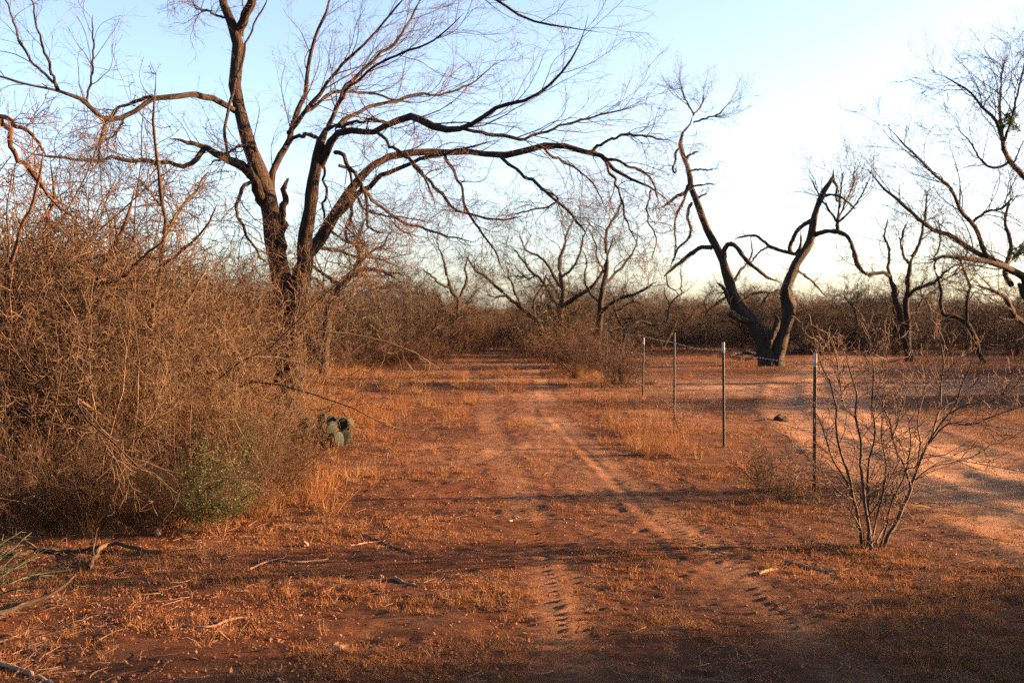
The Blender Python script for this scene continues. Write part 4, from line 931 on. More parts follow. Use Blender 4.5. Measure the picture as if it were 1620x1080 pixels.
ST = make_shrub(215, .5, 8, (5, 4, 0), .6, M_TWIG, base_r=.06, mr=.0016)
place_shrub(ST, 'twiggy_seedling', (1379 - 810) / 1800 * 8.1, 8.1, 4, .35, 'small dead sprouts around the foot of the bare sapling', 'plant')
place_shrub(ST, 'twiggy_seedling', (1296 - 810) / 1800 * 9.55, 9.55, 0, .75, 'tiny bare twiggy seedling between the nearest fence post and the sapling', 'plant')
place_shrub(ST, 'twiggy_seedling', (1480 - 810) / 1800 * 6.9, 6.9, 2, .55, 'thin dead upright twig plant in the foreground right of the sapling base', 'plant')
place_shrub(ST, 'twiggy_seedling', (1075 - 810) / 1800 * 15.5, 15.5, 1, 1.5, 'bare twiggy bush between the second and third fence posts', 'plant')
place_shrub(SD, 'shrub', (985 - 810) / 1800 * 24.5, 24.5, 1, .95, 'bare grey shrub around the crooked tree at the far end of the fence', group=None)
place_shrub(SD, 'shrub', (925 - 810) / 1800 * 29, 29, 2, 1.15, 'dry rusty bush just left of the farthest fence posts', group=None)

# ------------------------------------------------------------------ brush line behind
FA = make_shrub(301, 2.4, 26, (7, 6, 0), .8, M_BRUSH, mr=.006, base_r=.8, rad=.013)
FB = make_shrub(302, 2.2, 30, (7, 6, 0), 1.1, M_BRUSH2, mr=.006, base_r=.8, rad=.013)
FC = make_shrub(303, 2.7, 22, (7, 6, 0), .6, M_BRUSH, mr=.006, leaves=500, leafmat=M_YLEAF, leafsize=.05, base_r=.7, rad=.013)
FD = make_shrub(304, 1.0, 40, (6, 4, 0), .9, M_BRUSH2, mr=.004, base_r=.5, rad=.008)
for i, (v, x, y, s) in enumerate(shade_shrubs):
    place_shrub((SA, SB, SA)[v], 'bush', x, y, 1.9 * i, s, 'leafless bush added past the right picture border to shade the ground', 'bush', SH)
BL = {id(FA): 'grey-brown leafless bush in the brush line behind the clearing', id(FB): 'russet leafless bush in the brush line behind the clearing',
      id(FC): 'olive-tinged tall bush in the brush line behind the clearing', id(FD): 'low orange-brown bush at the edge of the clearing'}
BG = 'bushes of the brush line behind the clearing'
r = np.random.default_rng(77)
n_b = 0
for d in (36.5, 40, 44, 48.5, 53):
    px = -40
    while px < 1680:
        step = r.uniform(42, 66) * 44 / d
        px += step
        edge = np.interp(px, [0, 480, 560, 700, 745, 770, 820, 850, 960, 1000, 1300, 1620], [34, 33, 35, 37, 40, 52, 52, 38, 36, 44, 44, 41])
        if d + r.uniform(-1, 1) < edge: continue
        if d > 50 and 1000 > px > 0 and r.random() < .3: continue
        x = (px - 810) / 1800 * d
        if abs(x + 0.5) < 1.3 and d < 52: continue
        v = [FA, FB, FC][r.choice(3, p=[.42, .38, .2] if px < 980 else [.62, .16, .22])]
        hh = np.interp(px, [0, 500, 620, 700, 960, 1100, 1300, 1620], [1.2, 1.2, 1.1, .95, .75, .55, .6, .68])
        yy = d + r.uniform(-1.5, 1.5)
        zone = 'to the left behind the thicket' if px < 490 else 'between the thicket and the gap where the track runs on' if px < 800 else 'between the gap and the half-dead forked tree' if px < 1180 else 'right behind the half-dead forked tree' if px < 1290 else 'behind the bare sapling' if px < 1480 else 'behind the big tree at the right border'
        row_ = 'front-row' if d < edge + 5 else 'back-row'
        place_shrub(v, 'bush', x, yy, r.uniform(0, 6.28), hh * r.uniform(.5, 1.12) * (1 + .25 * float(vnoise(np.array([px / 90.0]), np.array([d / 7.0]))[0])), row_ + ' ' + {id(FA): 'grey-brown', id(FB): 'russet', id(FC): 'olive-tinged'}[id(v)] + ' leafless bush ' + zone, 'bush', BG)
        n_b += 1
for px, d, s in [(600, 35, 1.15), (628, 34.4, 1.0), (655, 35.5, 1.1), (575, 33.5, 1.0), (690, 37, .9), (765, 48, 1.9), (748, 46, 1.2), (838, 49, 1.5), (848, 38, 1.0), (880, 37, 1.15), (905, 35, 1.0), (930, 33.5, 1.0), (955, 31, .9), (820, 41, .8), (540, 31, .9)]:
    place_shrub(FD, 'bush', (px - 810) / 1800 * d, d, r.uniform(0, 6), s, 'low orange-brown bush ' + ('left of the gap where the track runs on' if px < 740 else 'in the gap, the tallest russet one' if d > 48 else 'at the right side of the gap' if px < 890 else 'between the gap and the crooked pale tree'), 'bush', 'low bushes along the edge of the clearing')
print('bushes', n_b)

# ------------------------------------------------------------------ scattering
def src_collection(name, meshes):
    c = bpy.data.collections.new(name)
    for i, me in enumerate(meshes):
        o = bpy.data.objects.new('%s_piece_%02d' % (name, i), me); c.objects.link(o)
    return c

def scatter(name, pts, rot, scl, vi, coll, label):
    me = bpy.data.meshes.new(name)
    me.vertices.add(len(pts)); me.vertices.foreach_set('co', np.asarray(pts, np.float32).ravel())
    a = me.attributes.new('rot', 'FLOAT_VECTOR', 'POINT'); a.data.foreach_set('vector', np.asarray(rot, np.float32).ravel())
    a = me.attributes.new('scl', 'FLOAT_VECTOR', 'POINT'); a.data.foreach_set('vector', np.asarray(scl, np.float32).ravel())
    a = me.attributes.new('vi', 'INT', 'POINT'); a.data.foreach_set('value', np.asarray(vi, np.int32))
    o = link(name, me)
    ng = bpy.data.node_groups.new(name, 'GeometryNodeTree')
    ng.interface.new_socket('Geometry', in_out='INPUT', socket_type='NodeSocketGeometry')
    ng.interface.new_socket('Geometry', in_out='OUTPUT', socket_type='NodeSocketGeometry')
    n, l = ng.nodes, ng.links
    gi = n.new('NodeGroupInput'); go = n.new('NodeGroupOutput')
    ci = n.new('GeometryNodeCollectionInfo'); ci.inputs['Collection'].default_value = coll
    ci.inputs['Separate Children'].default_value = True; ci.inputs['Reset Children'].default_value = True
    io = n.new('GeometryNodeInstanceOnPoints'); io.inputs['Pick Instance'].default_value = True
    def att(nm, t):
        x = n.new('GeometryNodeInputNamedAttribute'); x.data_type = t; x.inputs['Name'].default_value = nm; return x.outputs['Attribute']
    l.new(gi.outputs[0], io.inputs['Points']); l.new(ci.outputs[0], io.inputs['Instance'])
    l.new(att('vi', 'INT'), io.inputs['Instance Index'])
    er = n.new('FunctionNodeEulerToRotation'); l.new(att('rot', 'FLOAT_VECTOR'), er.inputs[0]); l.new(er.outputs[0], io.inputs['Rotation'])
    l.new(att('scl', 'FLOAT_VECTOR'), io.inputs['Scale']); l.new(io.outputs[0], go.inputs[0])
    md = o.modifiers.new('scatter', 'NODES'); md.node_group = ng
    return tag(o, label, kind='stuff')

# far brush, a mass nobody could count
rf = np.random.default_rng(88)
n_f = 1500
d = 55 * (420 / 55.0) ** rf.uniform(0, 1, n_f) ** 1.1
ang = rf.uniform(-0.62, 0.62, n_f); x = np.tan(ang) * d
x += 0
keep = d > 0
d, x = d[keep], x[keep]
z = ground_all(x, d)[0]
k = len(d)
s = rf.uniform(.5, 1.2, k) * np.interp(d, [55, 80, 100, 420], [.68, .75, .75, 1.15]) * (1 + .6 * vnoise(x / 7.0, d / 10.0))
brush_src = src_collection('brushwood', [me for v in (FA, FB, FC) for _, me in v[:2]])
# every bush is stems + twigs: place both pieces at the same spot
kk = rf.integers(0, 3, k)
P2 = np.repeat(np.stack([x, d, z], 1), 2, 0); rot = np.repeat(np.stack([0 * x, 0 * x, rf.uniform(0, 6.28, k)], 1), 2, 0)
S2 = np.repeat(np.stack([s * 1.3, s * 1.3, s], 1), 2, 0); vi = np.stack([kk * 2, kk * 2 + 1], 1).ravel()
scatter('distant_brush', P2, rot, S2, vi, brush_src, 'brown leafless brush running back to the horizon')
# brush at the left, behind the thicket, and far out on both sides
n_s = 160
sd_ = rf.uniform(19, 54, n_s); sx2 = -rf.uniform(.30, 1.1, n_s) * sd_
s = rf.uniform(.8, 1.25, n_s); kk = rf.integers(0, 3, n_s)
n_t = 90
td = rf.uniform(24, 54, n_t); tx = rf.uniform(.50, 1.2, n_t) * td
ok = (sx2 < -4.6)
ax = np.concatenate([sx2[ok], tx]); ad_ = np.concatenate([sd_[ok], td]); s = rf.uniform(.8, 1.25, len(ax)); kk = rf.integers(0, 3, len(ax))
az_ = ground_all(ax, ad_)[0]
P2 = np.repeat(np.stack([ax, ad_, az_], 1), 2, 0); rot = np.repeat(np.stack([0 * ax, 0 * ax, rf.uniform(0, 6.28, len(ax))], 1), 2, 0)
S2 = np.repeat(np.stack([s, s, s], 1), 2, 0); vi = np.stack([kk * 2, kk * 2 + 1], 1).ravel()
scatter('side_brush', P2, rot, S2, vi, brush_src, 'brown leafless brush behind the thicket and beside the clearing')

# grass tufts
def tuft(seed, n, h, spread, mat, seg=2, w=.0022, curl=.35):
    r = np.random.default_rng(seed)
    a = r.uniform(0, 6.28, n); rr = spread * .35 * np.sqrt(r.uniform(0, 1, n))
    base = np.stack([np.cos(a) * rr, np.sin(a) * rr, np.full(n, -.01)], 1)
    a2 = a + r.normal(0, .6, n); lean = r.uniform(.05, 1.0, n)
    D = norm(np.stack([np.cos(a2) * lean, np.sin(a2) * lean, np.ones(n)], 1)); hh = h * r.uniform(.35, 1.15, n)
    side = norm(np.cross(D, r.normal(0, 1, (n, 3))))
    V = []; 
    p = base; 
    for k in range(seg + 1):
        ww = w * (1 - k / (seg + .6))
        V += [p - side * ww, p + side * ww]
        p = p + D * (hh / seg)[:, None]
        D = norm(D + r.normal(0, curl, (n, 3)) + np.array([0, 0, -.12]))
    V = np.stack(V, 1); nv = V.shape[1]
    Q = np.concatenate([np.stack([np.arange(n) * nv + 2 * k, np.arange(n) * nv + 2 * k + 1, np.arange(n) * nv + 2 * k + 3, np.arange(n) * nv + 2 * k + 2], 1) for k in range(seg)])
    return mesh_from('tuft', V.reshape(-1, 3), quads=Q, mats=[mat], smooth=False)
tufts = [tuft(401, 26, .07, .12, M_GRASS), tuft(402, 30, .06, .16, M_GRASS, curl=.6), tuft(403, 22, .10, .10, M_GRASS2, 3), tuft(404, 34, .05, .2, M_GRASS, curl=.7),
         tuft(405, 40, .26, .16, M_GRASS2, 3, .0022, .22), tuft(406, 46, .32, .22, M_GRASS, 3, .0024, .25), tuft(407, 12, .18, .08, M_GRASS2, 3, .0018, .3), tuft(408, 60, .04, .3, M_GRASS, 2, .0022, .9)]
grass_src = src_collection('grass', tufts)

def band(x, y, cx, cy, w):  # width-w gaussian round a polyline given as x(y)
    return np.exp(-((x - np.interp(y, cy, cx)) / w) ** 2)

rgm = np.random.default_rng(99)
def cand(n, dmin, dmax, pw=1.0):
    d = dmin * (dmax / dmin) ** (rgm.uniform(0, 1, n) ** pw)
    x = rgm.uniform(-.50, .50, n) * d
    return x, d
def lanes(x, y):
    return np.exp(-((x - np.interp(y, LY, LX)) / .22) ** 4) + np.exp(-((x - np.interp(y, RY, RX) + .1) / .28) ** 4)
# low ground-hugging grass
x, y = cand(48000, 4.6, 60, .85)
_, sn = ground_all(x, y)
den = (.22 + 1.1 * vnoise(x / 0.8 + 50, y / 0.6) + .35 * vnoise(x / 3 + 5, y / 2)) * (1 - .9 * np.clip(lanes(x, y), 0, 1)) * (1 - .93 * sn)
den += .55 * sstep(15, 24, y) * np.clip(.7 + vnoise(x / 2.2, y / 2.2 + 60), 0, 1)
den += .35 * band(x, y, [3.4, 2.2, 2.0, 1.9], [7, 12, 20, 30], .9)
ok = rgm.uniform(0, 1, len(x)) < den
x, y = x[ok], y[ok]; z = ground_all(x, y)[0]; k = len(x)
vi = rgm.choice([0, 1, 2, 3, 7], k, p=[.14, .26, .08, .24, .28]); s = rgm.uniform(.3, .95, k) * np.interp(y, [5, 20, 60], [1, 1.3, 2.2])
scatter('dry_grass', np.stack([x, y, z], 1), np.stack([rgm.normal(0, .12, k), rgm.normal(0, .12, k), rgm.uniform(0, 6.28, k)], 1), np.stack([s, s, s], 1), vi, grass_src, 'short dry reddish grass tufts over the red soil')
print('low grass', k)
# taller dry grass: fence strip, foot of the thicket, far clearing
x, y = cand(44000, 5.5, 48, .8)
_, sn = ground_all(x, y)
wn_ = np.clip(.5 + 1.3 * vnoise(x / .9 + 80, y / 1.2 + 3), 0, 1)
den = .24 * band(x, y, [2.2, 1.9, 1.75, 1.9, 2.2], [8, 12, 17, 24, 32], .55) * sstep(10.5, 13.5, y)
edge_x = np.interp(y, [7, 8.5, 10, 12, 16, 20, 30], [-4.6, -2.9, -1.95, -2.0, -2.6, -3.0, -4.6])
den += .85 * np.exp(-np.maximum(x - edge_x, 0) / np.interp(y, [8, 12, 20], [.18, .28, .8])) * (x > edge_x - 1.3) * sstep(8.2, 9.3, y)
den += .35 * np.exp(-((y - 33) / 5.0) ** 2) * sstep(.9, 3, np.abs(x + .2)) * (x < 3)
den += .28 * np.exp(-((y - 26) / 3.0) ** 2) * np.exp(-((x - 2.2) / 2) ** 2)
den += .30 * sstep(16, 24, y) * (x < 2.5)
den += .14 * sstep(30, 38, y) * (x > 2.5)
ok = rgm.uniform(0, 1, len(x)) < den * wn_ * (1 - .9 * sn) * (1 - .8 * np.clip(lanes(x, y), 0, 1))
ok &= ~((np.abs(x + 2.05) < .75) & (y > 11.6) & (y < 14.3) & (rgm.uniform(0, 1, len(x)) < .9))
x, y = x[ok], y[ok]; z = ground_all(x, y)[0]; k = len(x)
vi = rgm.choice([4, 5, 6], k, p=[.25, .53, .22]); s = rgm.uniform(.35, 1.1, k)
scatter('tall_dry_grass', np.stack([x, y, z], 1), np.stack([rgm.normal(0, .1, k), rgm.normal(0, .1, k), rgm.uniform(0, 6.28, k)], 1), np.stack([s, s, s], 1), vi, grass_src, 'taller straw-coloured dry grass along the fence and the thicket')
print('tall grass', k)
x, y = cand(900, 5.0, 11)
ok = (lanes(x, y) < .3) & (rgm.uniform(0, 1, len(x)) < .14)
x, y = x[ok], y[ok]; z = ground_all(x, y)[0]; k = len(x)
s = rgm.uniform(.4, .9, k)
scatter('dry_grass_sprigs', np.stack([x, y, z], 1), np.stack([rgm.normal(0, .1, k), rgm.normal(0, .1, k), rgm.uniform(0, 6.28, k)], 1), np.stack([s, s, s], 1), np.full(k, 6), grass_src, 'single upright dry grass sprigs in the foreground')

# soil crumbs, leaf and twig litter
def crumb(seed, mat, flat=1.0):
    r = np.random.default_rng(seed)
    v = np.array([[1, 0, 0], [-1, 0, 0], [0, 1, 0], [0, -1, 0], [0, 0, 1], [0, 0, -1.0]]) * r.uniform(.6, 1.2, (6, 3)); v[:, 2] *= flat
    v += r.normal(0, .12, v.shape)
    t = [[0, 2, 4], [2, 1, 4], [1, 3, 4], [3, 0, 4], [2, 0, 5], [1, 2, 5], [3, 1, 5], [0, 3, 5]]
    return mesh_from('crumb', v * .01, tris=t, mats=[mat], smooth=False)
def chip(seed, mat):
    r = np.random.default_rng(seed)
    L, w_ = r.uniform(.8, 1.5), r.uniform(.3, .6)
    v = np.array([[-L, 0, 0], [-.3, w_, .12], [L, .1, .35], [.2, -w_, .1]]) + r.normal(0, .08, (4, 3))
    return mesh_from('chip', v * .014, quads=[[0, 3, 2, 1]], mats=[mat], smooth=False)
def twiglet(seed, L, rad, mat):
    r = np.random.default_rng(seed)
    P = np.zeros((1, 2, 3)); P[0, 1] = (L * .02, 0, .002); R = np.full((1, 2), rad)
    p, q = spawn(P, R, 1, L, ang=(0, 10), t0=0, t1=.1, wander=.22, npts=7, ratio=1, len_taper=0, r=r, tip=.5)
    p[:, :, 2] = np.abs(p[:, :, 2]) * .25 + rad
    g = [(p, q, 4)]
    p2, q2 = spawn(p, q, 3, L * .4, ang=(30, 60), t0=.2, wander=.15, npts=4, ratio=.6, r=r, min_r=rad * .35)
    p2[:, :, 2] = np.abs(p2[:, :, 2]) * .5 + rad * .5
    g.append((p2, q2, 3))
    return tube_mesh('twiglet', g, [mat])
crumbs = src_collection('crumbs', [crumb(i, M_CLOD, .7) for i in range(5)])
x, y = cand(110000, 4.5, 24, 1.0)
den = (.55 + .6 * vnoise(x / .7, y / .7 + 4)) * (1 - .75 * ground_all(x, y)[1] * (x > 2.8))
ok = rgm.uniform(0, 1, len(x)) < den * (1 - .55 * np.clip(lanes(x, y), 0, 1))
x, y = x[ok], y[ok]; z = ground_all(x, y)[0]; k = len(x)
s = np.minimum(rgm.lognormal(-.8, .45, k), 1.4)
scatter('soil_crumbs', np.stack([x, y, z], 1), rgm.uniform(0, 6.28, (k, 3)), np.stack([s, s, s * .8], 1), rgm.integers(0, 5, k), crumbs, 'crumbs and small clods of red soil')
litter = src_collection('litter', [chip(i, M_LITTER) for i in range(6)])
x, y = cand(34000, 4.5, 18, 1.0)
den = .30 + .5 * vnoise(x / 1.2 + 7, y / 1.2 + 4) + .6 * (x < np.interp(y, [7, 8.5, 10, 12, 16], [-2, -1.6, -1.0, -1.3, -2.0]))
ok = rgm.uniform(0, 1, len(x)) < den * (1 - .85 * np.clip(lanes(x, y), 0, 1))
x, y = x[ok], y[ok]; z = ground_all(x, y)[0] + .004; k = len(x)
s = np.minimum(rgm.lognormal(-.6, .45, k), 1.6)
scatter('leaf_litter', np.stack([x, y, z], 1), np.stack([rgm.normal(0, .4, k), rgm.normal(0, .4, k), rgm.uniform(0, 6.28, k)], 1), np.stack([s, s, s], 1), rgm.integers(0, 6, k), litter, 'dry leaves and bark chips strewn over the soil')
twl = src_collection('twig_litter', [twiglet(i, .22, .0026, M_WOOD if i % 2 else M_TWIG) for i in range(6)])
x, y = cand(5200, 4.5, 18, 1.0)
den = .32 + .4 * vnoise(x / 1.2 + 17, y / 1.2 + 14) + .5 * (x < np.interp(y, [7, 8.5, 10, 12, 16], [-2, -1.6, -1.0, -1.3, -2.0]))
ok = rgm.uniform(0, 1, len(x)) < den * (1 - .8 * np.clip(lanes(x, y), 0, 1))
x, y = x[ok], y[ok]; z = ground_all(x, y)[0] + .003; k = len(x)
s = rgm.uniform(.3, 1.2, k)
scatter('twig_litter', np.stack([x, y, z], 1), np.stack([0 * x, 0 * x, rgm.uniform(0, 6.28, k)], 1), np.stack([s, s, s], 1), rgm.integers(0, 6, k), twl, 'small dead twigs lying on the soil')

# ------------------------------------------------------------------ fallen branches and wood one can pick out
def ground_pt(px, py, up=0.0):
    """where the pixel's sight line meets flat ground"""
    d_ = 1.0
    a = at(px, py, 1.0)
    t = CAM_H / (CAM_H - a[2])
    return a[0] * t, t, up
def fallen(pts, rads, label, seed, K=(5, 3), L=.35, mat=M_WOOD, ups=None, name='fallen_branch', cat='branch', n=18, S=8):
    r = np.random.default_rng(seed)
    rows = []
    for i, (p, ra) in enumerate(zip(pts, rads)):
        x, y, _ = ground_pt(*p); rows.append([x, y, gz(x, y) + ra * .6 + (ups[i] if ups else 0), ra])
    o = resample(rows, n); P = o[None, :, :3].copy(); R = o[None, :, 3]
    P[0, 1:-1] += r.normal(0, .3, (n - 2, 3)) * R[0, 1:-1, None]
    b = P[0, n // 2].copy(); b[2] = gz(b[0], b[1])
    root = empty(name, b, label, cat)
    P = P - b
    link('main_stem', tube_mesh('main_stem', [(P, R, S)], [mat], .12, seed), root)
    if K[0]:
        p2, q2 = spawn(P, R, K[0], L, ang=(25, 65), t0=.15, wander=.2, trop=(0, 0, -.02), npts=7, ratio=.55, r=r, min_r=.0025, flat=.6)
        g = [(p2, q2, 4)]
        if K[1]:
            p3, q3 = spawn(p2, q2, K[1], L * .4, ang=(25, 60), t0=.2, wander=.2, npts=5, ratio=.6, r=r, min_r=.0018, flat=.6); g.append((p3, q3, 3))
        for q in g: np.maximum(q[0][:, :, 2], .004, out=q[0][:, :, 2])
        link('side_twigs', tube_mesh('side_twigs', g, [mat]), root)
    return root
fallen([(-60, 995), (0, 980), (50, 962), (95, 948), (118, 938)], [.016, .014, .013, .011, .008], 'dark forked dead branch lying at the left border below the grey-green cactus stems', 1, (5, 3), .3, M_BARK, [.05, .03, .02, .06, .12])
fallen([(-20, 1050), (20, 1058), (60, 1072), (95, 1090)], [.014, .013, .012, .009], 'pale stripped branch in the bottom left corner', 2, (4, 3), .25)
fallen([(140, 905), (165, 870), (210, 872), (250, 882), (300, 875)], [.014, .016, .015, .012, .008], 'curved grey branch lying under the front of the thicket', 3, (6, 3), .4, M_STEM, [.02, .03, .02, .02, .03])
fallen([(20, 880), (60, 872), (120, 872), (150, 868)], [.02, .022, .02, .016], 'thick dark log lying at the foot of the thicket on the left', 4, (4, 2), .3, M_BARK)
fallen([(260, 988), (300, 997), (335, 998), (370, 985), (418, 984)], [.006, .008, .008, .008, .006], 'long thin crooked stick lying on the bare soil in the left foreground', 5, (4, 2), .12)
fallen([(572, 848), (600, 860), (625, 872), (655, 880)], [.006, .007, .008, .005], 'thin dark stick lying just left of the track', 6, (3, 0), .12, M_TWIG)
fallen([(624, 918), (640, 926), (660, 934)], [.012, .013, .008], 'short thick grey stick on the soil between thicket and tyre track', 7, (0, 0))
fallen([(1200, 916), (1215, 910), (1230, 906)], [.009, .010, .006], 'short pale split stick lying left of the sapling base', 8, (0, 0))
fallen([(1245, 892), (1275, 900), (1310, 905), (1345, 903)], [.006, .009, .009, .006], 'low crooked branch with bark lying in the dry grass before the sapling', 9, (4, 2), .15)
fallen([(395, 905), (430, 890), (470, 893), (520, 888)], [.006, .009, .008, .005], 'thin forked branch lying in front of the thicket corner', 10, (5, 2), .2)
fallen([(555, 868), (590, 862), (618, 862)], [.004, .006, .005], 'tiny pale curled stick beside the left edge of the track', 12, (2, 0), .08)
# logs by the half-dead tree
fallen([(1236, 548), (1252, 556), (1275, 561), (1298, 562)], [.16, .15, .12, .07], 'grey fallen log lying behind the half-dead forked tree', 13, (5, 2), .6, M_DEAD, [.25, .05, .02, .02], name='fallen_log', cat='log', S=12)
fallen([(1155, 567), (1185, 566), (1205, 570)], [.03, .06, .05], 'low dead limb lying at the left foot of the half-dead forked tree', 14, (6, 3), .7, M_BARK, [.05, .1, .03])
# thin trunk leaning low in the thicket
fallen([(10, 838), (60, 815), (110, 800), (160, 790)], [.05, .06, .05, .035], 'leaning grey dead trunk low inside the thicket at the left', 15, (6, 3), .5, M_DEAD, [.1, .25, .4, .5], name='fallen_log', cat='log', S=10)

# stones and a bleached stump
def rock(px, py, size, label, seed, mat=M_STONE, name='stone', cat='stone', asp=(1.3, .9, .7)):
    import bmesh
    bm = bmesh.new(); bmesh.ops.create_icosphere(bm, subdivisions=3, radius=1.0)
    r = np.random.default_rng(seed); o1 = r.uniform(0, 50, 3)
    for v in bm.verts:
        c = np.array(v.co)
        f = 1 + .28 * float(vnoise(np.array([c[0] * 1.7 + o1[0]]), np.array([c[1] * 1.7 + c[2] * 1.3 + o1[1]]))[0]) + .1 * float(vnoise(np.array([c[0] * 4 + o1[2]]), np.array([c[1] * 4 + c[2] * 4]))[0])
        v.co = Vector((c[0] * f * asp[0] * size, c[1] * f * asp[1] * size, max(c[2], -.5) * f * asp[2] * size))
    me = bpy.data.meshes.new(name); bm.to_mesh(me); bm.free(); me.materials.append(mat)
    for p in me.polygons: p.use_smooth = False
    x, y, _ = ground_pt(px, py)
    o = link(name, me, loc=(x, y, gz(x, y) + size * asp[2] * .35)); o.rotation_euler = (0, 0, r.uniform(0, 6))
    return tag(o, label, cat)
rock(815, 823, .024, 'small white stone beside the left tyre track', 1)
rock(807, 826, .018, 'tiny pale pebble touching the small white stone by the tyre track', 2)
rock(536, 1030, .03, 'broken wood chunk on the soil near the bottom left', 3, M_WOOD)
rock(530, 1022, .02, 'pale wood splinter by the broken chunk near the bottom left', 7, M_WOOD, 'wood_splinter', 'splinter', (2.4, .5, .4))
rock(1236, 664, .10, 'dark clod of earth on the sandy track beyond the fence', 4, M_BARK, 'earth_clod', 'clod')
rock(1410, 936, .02, 'round grey pebble right of the sapling base', 5)
rock(602, 916, .018, 'small curled pale bark scrap in the left foreground', 6, M_WOOD, 'bark_scrap', 'bark')
rock(483, 866, .028, 'knobbly wood chip at the corner of the thicket', 8, M_WOOD, 'wood_chip', 'wood chip')
rock(250, 848, .03, 'bleached pale stump showing under the thicket', 9, M_WOOD, 'stump', 'stump', (1.1, .7, 1.2))

# ------------------------------------------------------------------ prickly pear
def pear(px, py, d, seed, label):
    r = np.random.default_rng(seed)
    b = at(px, py, d); b[2] = gz(b[0], b[1])
    root = empty('prickly_pear', b, label, 'cactus')
    import bmesh
    bm = bmesh.new(); bmesh.ops.create_uvsphere(bm, u_segments=14, v_segments=9, radius=1.0)
    for v in bm.verts:
        t = (v.co.z + 1) / 2
        wd = .55 + .45 * min(1, t * 1.6)
        v.co = Vector((v.co.x * .105 * wd, v.co.y * .014 , (v.co.z + 1) * .125))
    me = bpy.data.meshes.new('pad'); bm.to_mesh(me); bm.free(); me.materials.append(M_PADS)
    for p in me.polygons: p.use_smooth = True
    pads = [((px_ - 25) * .0, 0) for px_ in ()]
    pl = []
    for i in range(15):
        pos = Vector((r.uniform(-.40, .34), r.uniform(-.25, .2), .04)); rot = Euler((r.normal(0, .2), r.normal(0, .35), r.uniform(-1.0, 1.0)))
        pl.append((pos, rot, r.uniform(.7, .95)))
    for i in range(24):
        pos, rot, s_ = pl[r.integers(0, len(pl))] if i < 10 else pl[r.integers(8, len(pl))]
        tip = pos + rot.to_matrix() @ Vector((r.uniform(-.04, .04), 0, .235 * s_))
        if tip.z > .30: continue
        rot2 = Euler((rot.x + r.normal(0, .25), rot.y + r.normal(0, .55), rot.z + r.normal(0, .7)))
        pl.append((tip, rot2, s_ * r.uniform(.8, 1.0)))
    for pos, rot, s_ in pl:
        o = link('pad', me, root, pos); o.rotation_euler = rot; o.scale = (s_,) * 3
pear(516, 708, 13.7, 3, 'prickly pear cactus with blue-green pads at the foot of the large tree')

# grey-green thin-stemmed cactus at the left border
def pencil(px, py, d, seed, label, s=1.0):
    r = np.random.default_rng(seed)
    b = at(px, py, d); b[2] = gz(b[0], b[1])
    root = empty('pencil_cactus', b, label, 'cactus')
    n = 20
    P0 = np.zeros((n, 2, 3)); P0[:, 0] = r.normal(0, .10, (n, 3)) * [1, 1, 0]
    a = r.uniform(-1.2, 1.5, n)
    P0[:, 1] = P0[:, 0] + np.stack([np.cos(a) * .04, np.sin(a) * .04, r.uniform(.0, .010, n)], 1)
    p1, q1 = spawn(P0, np.full((n, 2), .006), 1, .62 * s, ang=(0, 15), t0=0, t1=.1, wander=.07, trop=(0.01, 0, -.014), npts=9, ratio=1, tip=.6, len_taper=0, r=r)
    p2, q2 = spawn(p1, q1, 12, .085, ang=(35, 65), t0=.15, wander=.06, trop=(.05, 0, .06), npts=4, ratio=.75, tip=.6, r=r)
    link('stems', tube_mesh('stems', [(p1, q1, 6)], [M_PENCIL]), root)
    link('side_stems', tube_mesh('side_stems', [(p2, q2, 4)], [M_PENCIL]), root)
pencil(-70, 950, 6.8, 1, 'grey-green pencil cactus with long low stems entering at the left border')
pencil(-60, 880, 7.7, 2, 'second pencil cactus, smaller and farther back at the left border', .7)

# ------------------------------------------------------------------ barbed wire fence
posts = [(1290, 780, 1.28, True), (1146, 712, 1.28, True), (1067, 668, 1.33, False), (1017, 630, 1.14, True), (959, 600, 1.05, False), (927, 585, 1.05, False)]
fpts = [(x_ * 1.0, y_) for x_, y_ in [((px - 810) / 1800 * (1800 * CAM_H / (py - 490)), 1800 * CAM_H / (py - 490)) for px, py, _, _ in posts]]
froot = empty('barbed_wire_fence', (fpts[0][0], fpts[0][1], gz(*fpts[0])), 'barbed wire fence on thin green steel posts along the right side of the dirt track', 'fence')
base = np.array(froot.location)
def t_post_mesh(h, z0, name, mat, grow=1.0):
    w, t, f = .022 * grow, .004 * grow, .019 * grow
    prof = [(-w, 0), (w, 0), (w, t), (t / 2, t), (t / 2, f + t), (-t / 2, f + t), (-t / 2, t), (-w, t)]
    V = [(x, y, z) for z in (z0, h) for x, y in prof]; k = len(prof)
    Q = [[i, (i + 1) % k, k + (i + 1) % k, k + i] for i in range(k)]
    me = bpy.data.meshes.new(name)
    faces = Q + [list(range(k))[::-1], list(range(k, 2 * k))]
    # studs on the post face
    vs_ = list(V)
    z = z0 + .08
    while z < h - .03 and name == 'post':
        o = len(vs_)
        for zz in (z, z + .018):
            vs_ += [(-.006, -.0085, zz), (.006, -.0085, zz), (.006, .0005, zz), (-.006, .0005, zz)]
        faces += [[o, o + 1, o + 5, o + 4], [o + 1, o + 2, o + 6, o + 5], [o + 3, o, o + 4, o + 7], [o + 4, o + 5, o + 6, o + 7], [o + 3, o + 2, o + 1, o]]
        z += .054
    me.from_pydata(vs_, [], faces); me.materials.append(mat)
    return me
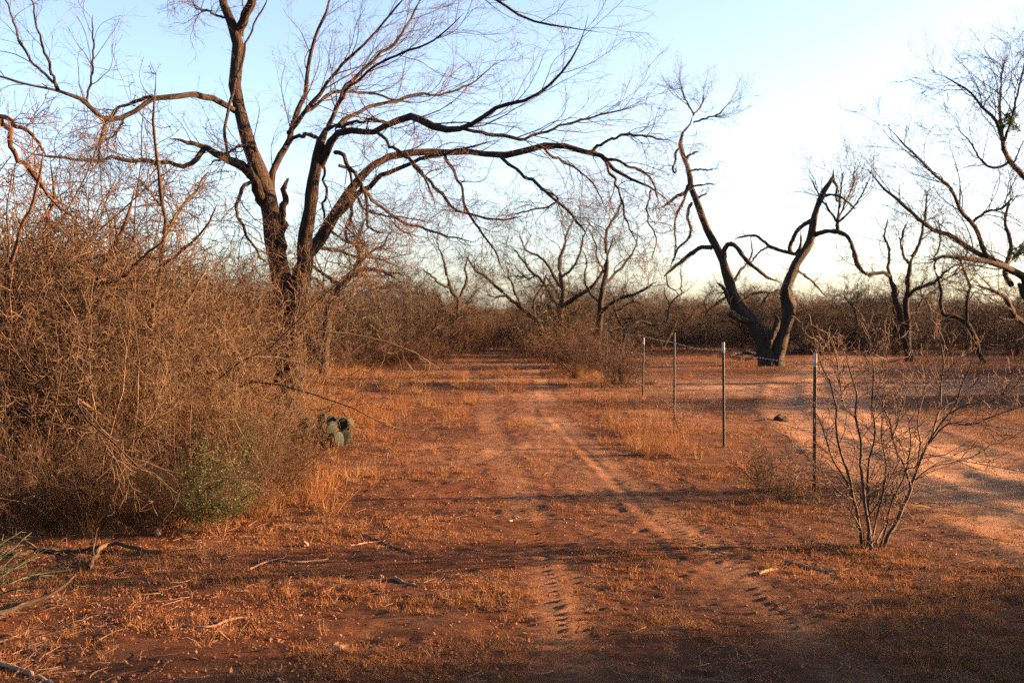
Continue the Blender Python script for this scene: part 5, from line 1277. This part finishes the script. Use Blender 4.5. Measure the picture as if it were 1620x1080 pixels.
for (px, py, h, tip), (x, y) in zip(posts, fpts):
    z = gz(x, y)
    zt = h - .12 if tip else h
    p = link('post', t_post_mesh(zt, -.25, 'post', M_POST), froot, (x - base[0], y - base[1], z - base[2]))
    p.rotation_euler = (R_(random.uniform(-1, 1)), R_(random.uniform(-.8, .8)), R_(-62))
    if tip:
        t_ = link('post_tip', t_post_mesh(h, zt + .0005, 'post_tip', M_TIP, 1.04), p)
# one more post outside the frame on the right carries the wires on
wpts = [(4.35, 5.2), (3.57, 7.93)] + fpts + [(2.0, 40.0)]
def wire(hgt, sag, seed):
    r = np.random.default_rng(seed)
    out = []
    for (x0, y0), (x1, y1) in zip(wpts[:-1], wpts[1:]):
        L = math.hypot(x1 - x0, y1 - y0); n = max(4, int(L / .04))
        t = np.linspace(0, 1, n, endpoint=False)
        a = r.uniform(.4, 1.4) * sag if (y0 > 8) else 0
        z0, z1 = gz(x0, y0), gz(x1, y1)
        out.append(np.stack([x0 + (x1 - x0) * t, y0 + (y1 - y0) * t, z0 + (z1 - z0) * t + hgt - a * 4 * t * (1 - t)], 1))
    c = np.concatenate(out)
    s = np.arange(len(c)) * 1.5
    Ps = []
    for ph in (0, math.pi):
        q = c.copy(); q[:, 0] += .0024 * np.cos(s + ph); q[:, 2] += .0024 * np.sin(s + ph); Ps.append(q)
    P = np.stack(Ps) - base
    ib = np.arange(2, len(c) - 2, 3)
    B = []
    for j in ib:
        for k in range(2):
            a = r.uniform(0, 3.14); u = np.array([math.cos(a) * .9, .4 * r.normal(), math.sin(a)]); u = u / np.linalg.norm(u) * .011
            B.append([c[j] - u - base, c[j] + u - base])
    B = np.array(B)
    w_ = link('wire', tube_mesh('wire', [(P, np.full(P.shape[:2], .0020), 4)], [M_WIRE]), froot)
    link('barbs', tube_mesh('barbs', [(B, np.full(B.shape[:2], .0011), 3)], [M_WIRE]), w_)
wire(1.18, .02, 1); wire(.83, .05, 2); wire(.54, .04, 3); wire(.24, .03, 4)

# count triangles
tot = 0
seen = set()
for me in bpy.data.meshes:
    tot += sum(1 for _ in ()) + (len(me.loops) - 2 * len(me.polygons))
print('TRIS', tot, 'OBJS', len(bpy.data.objects))
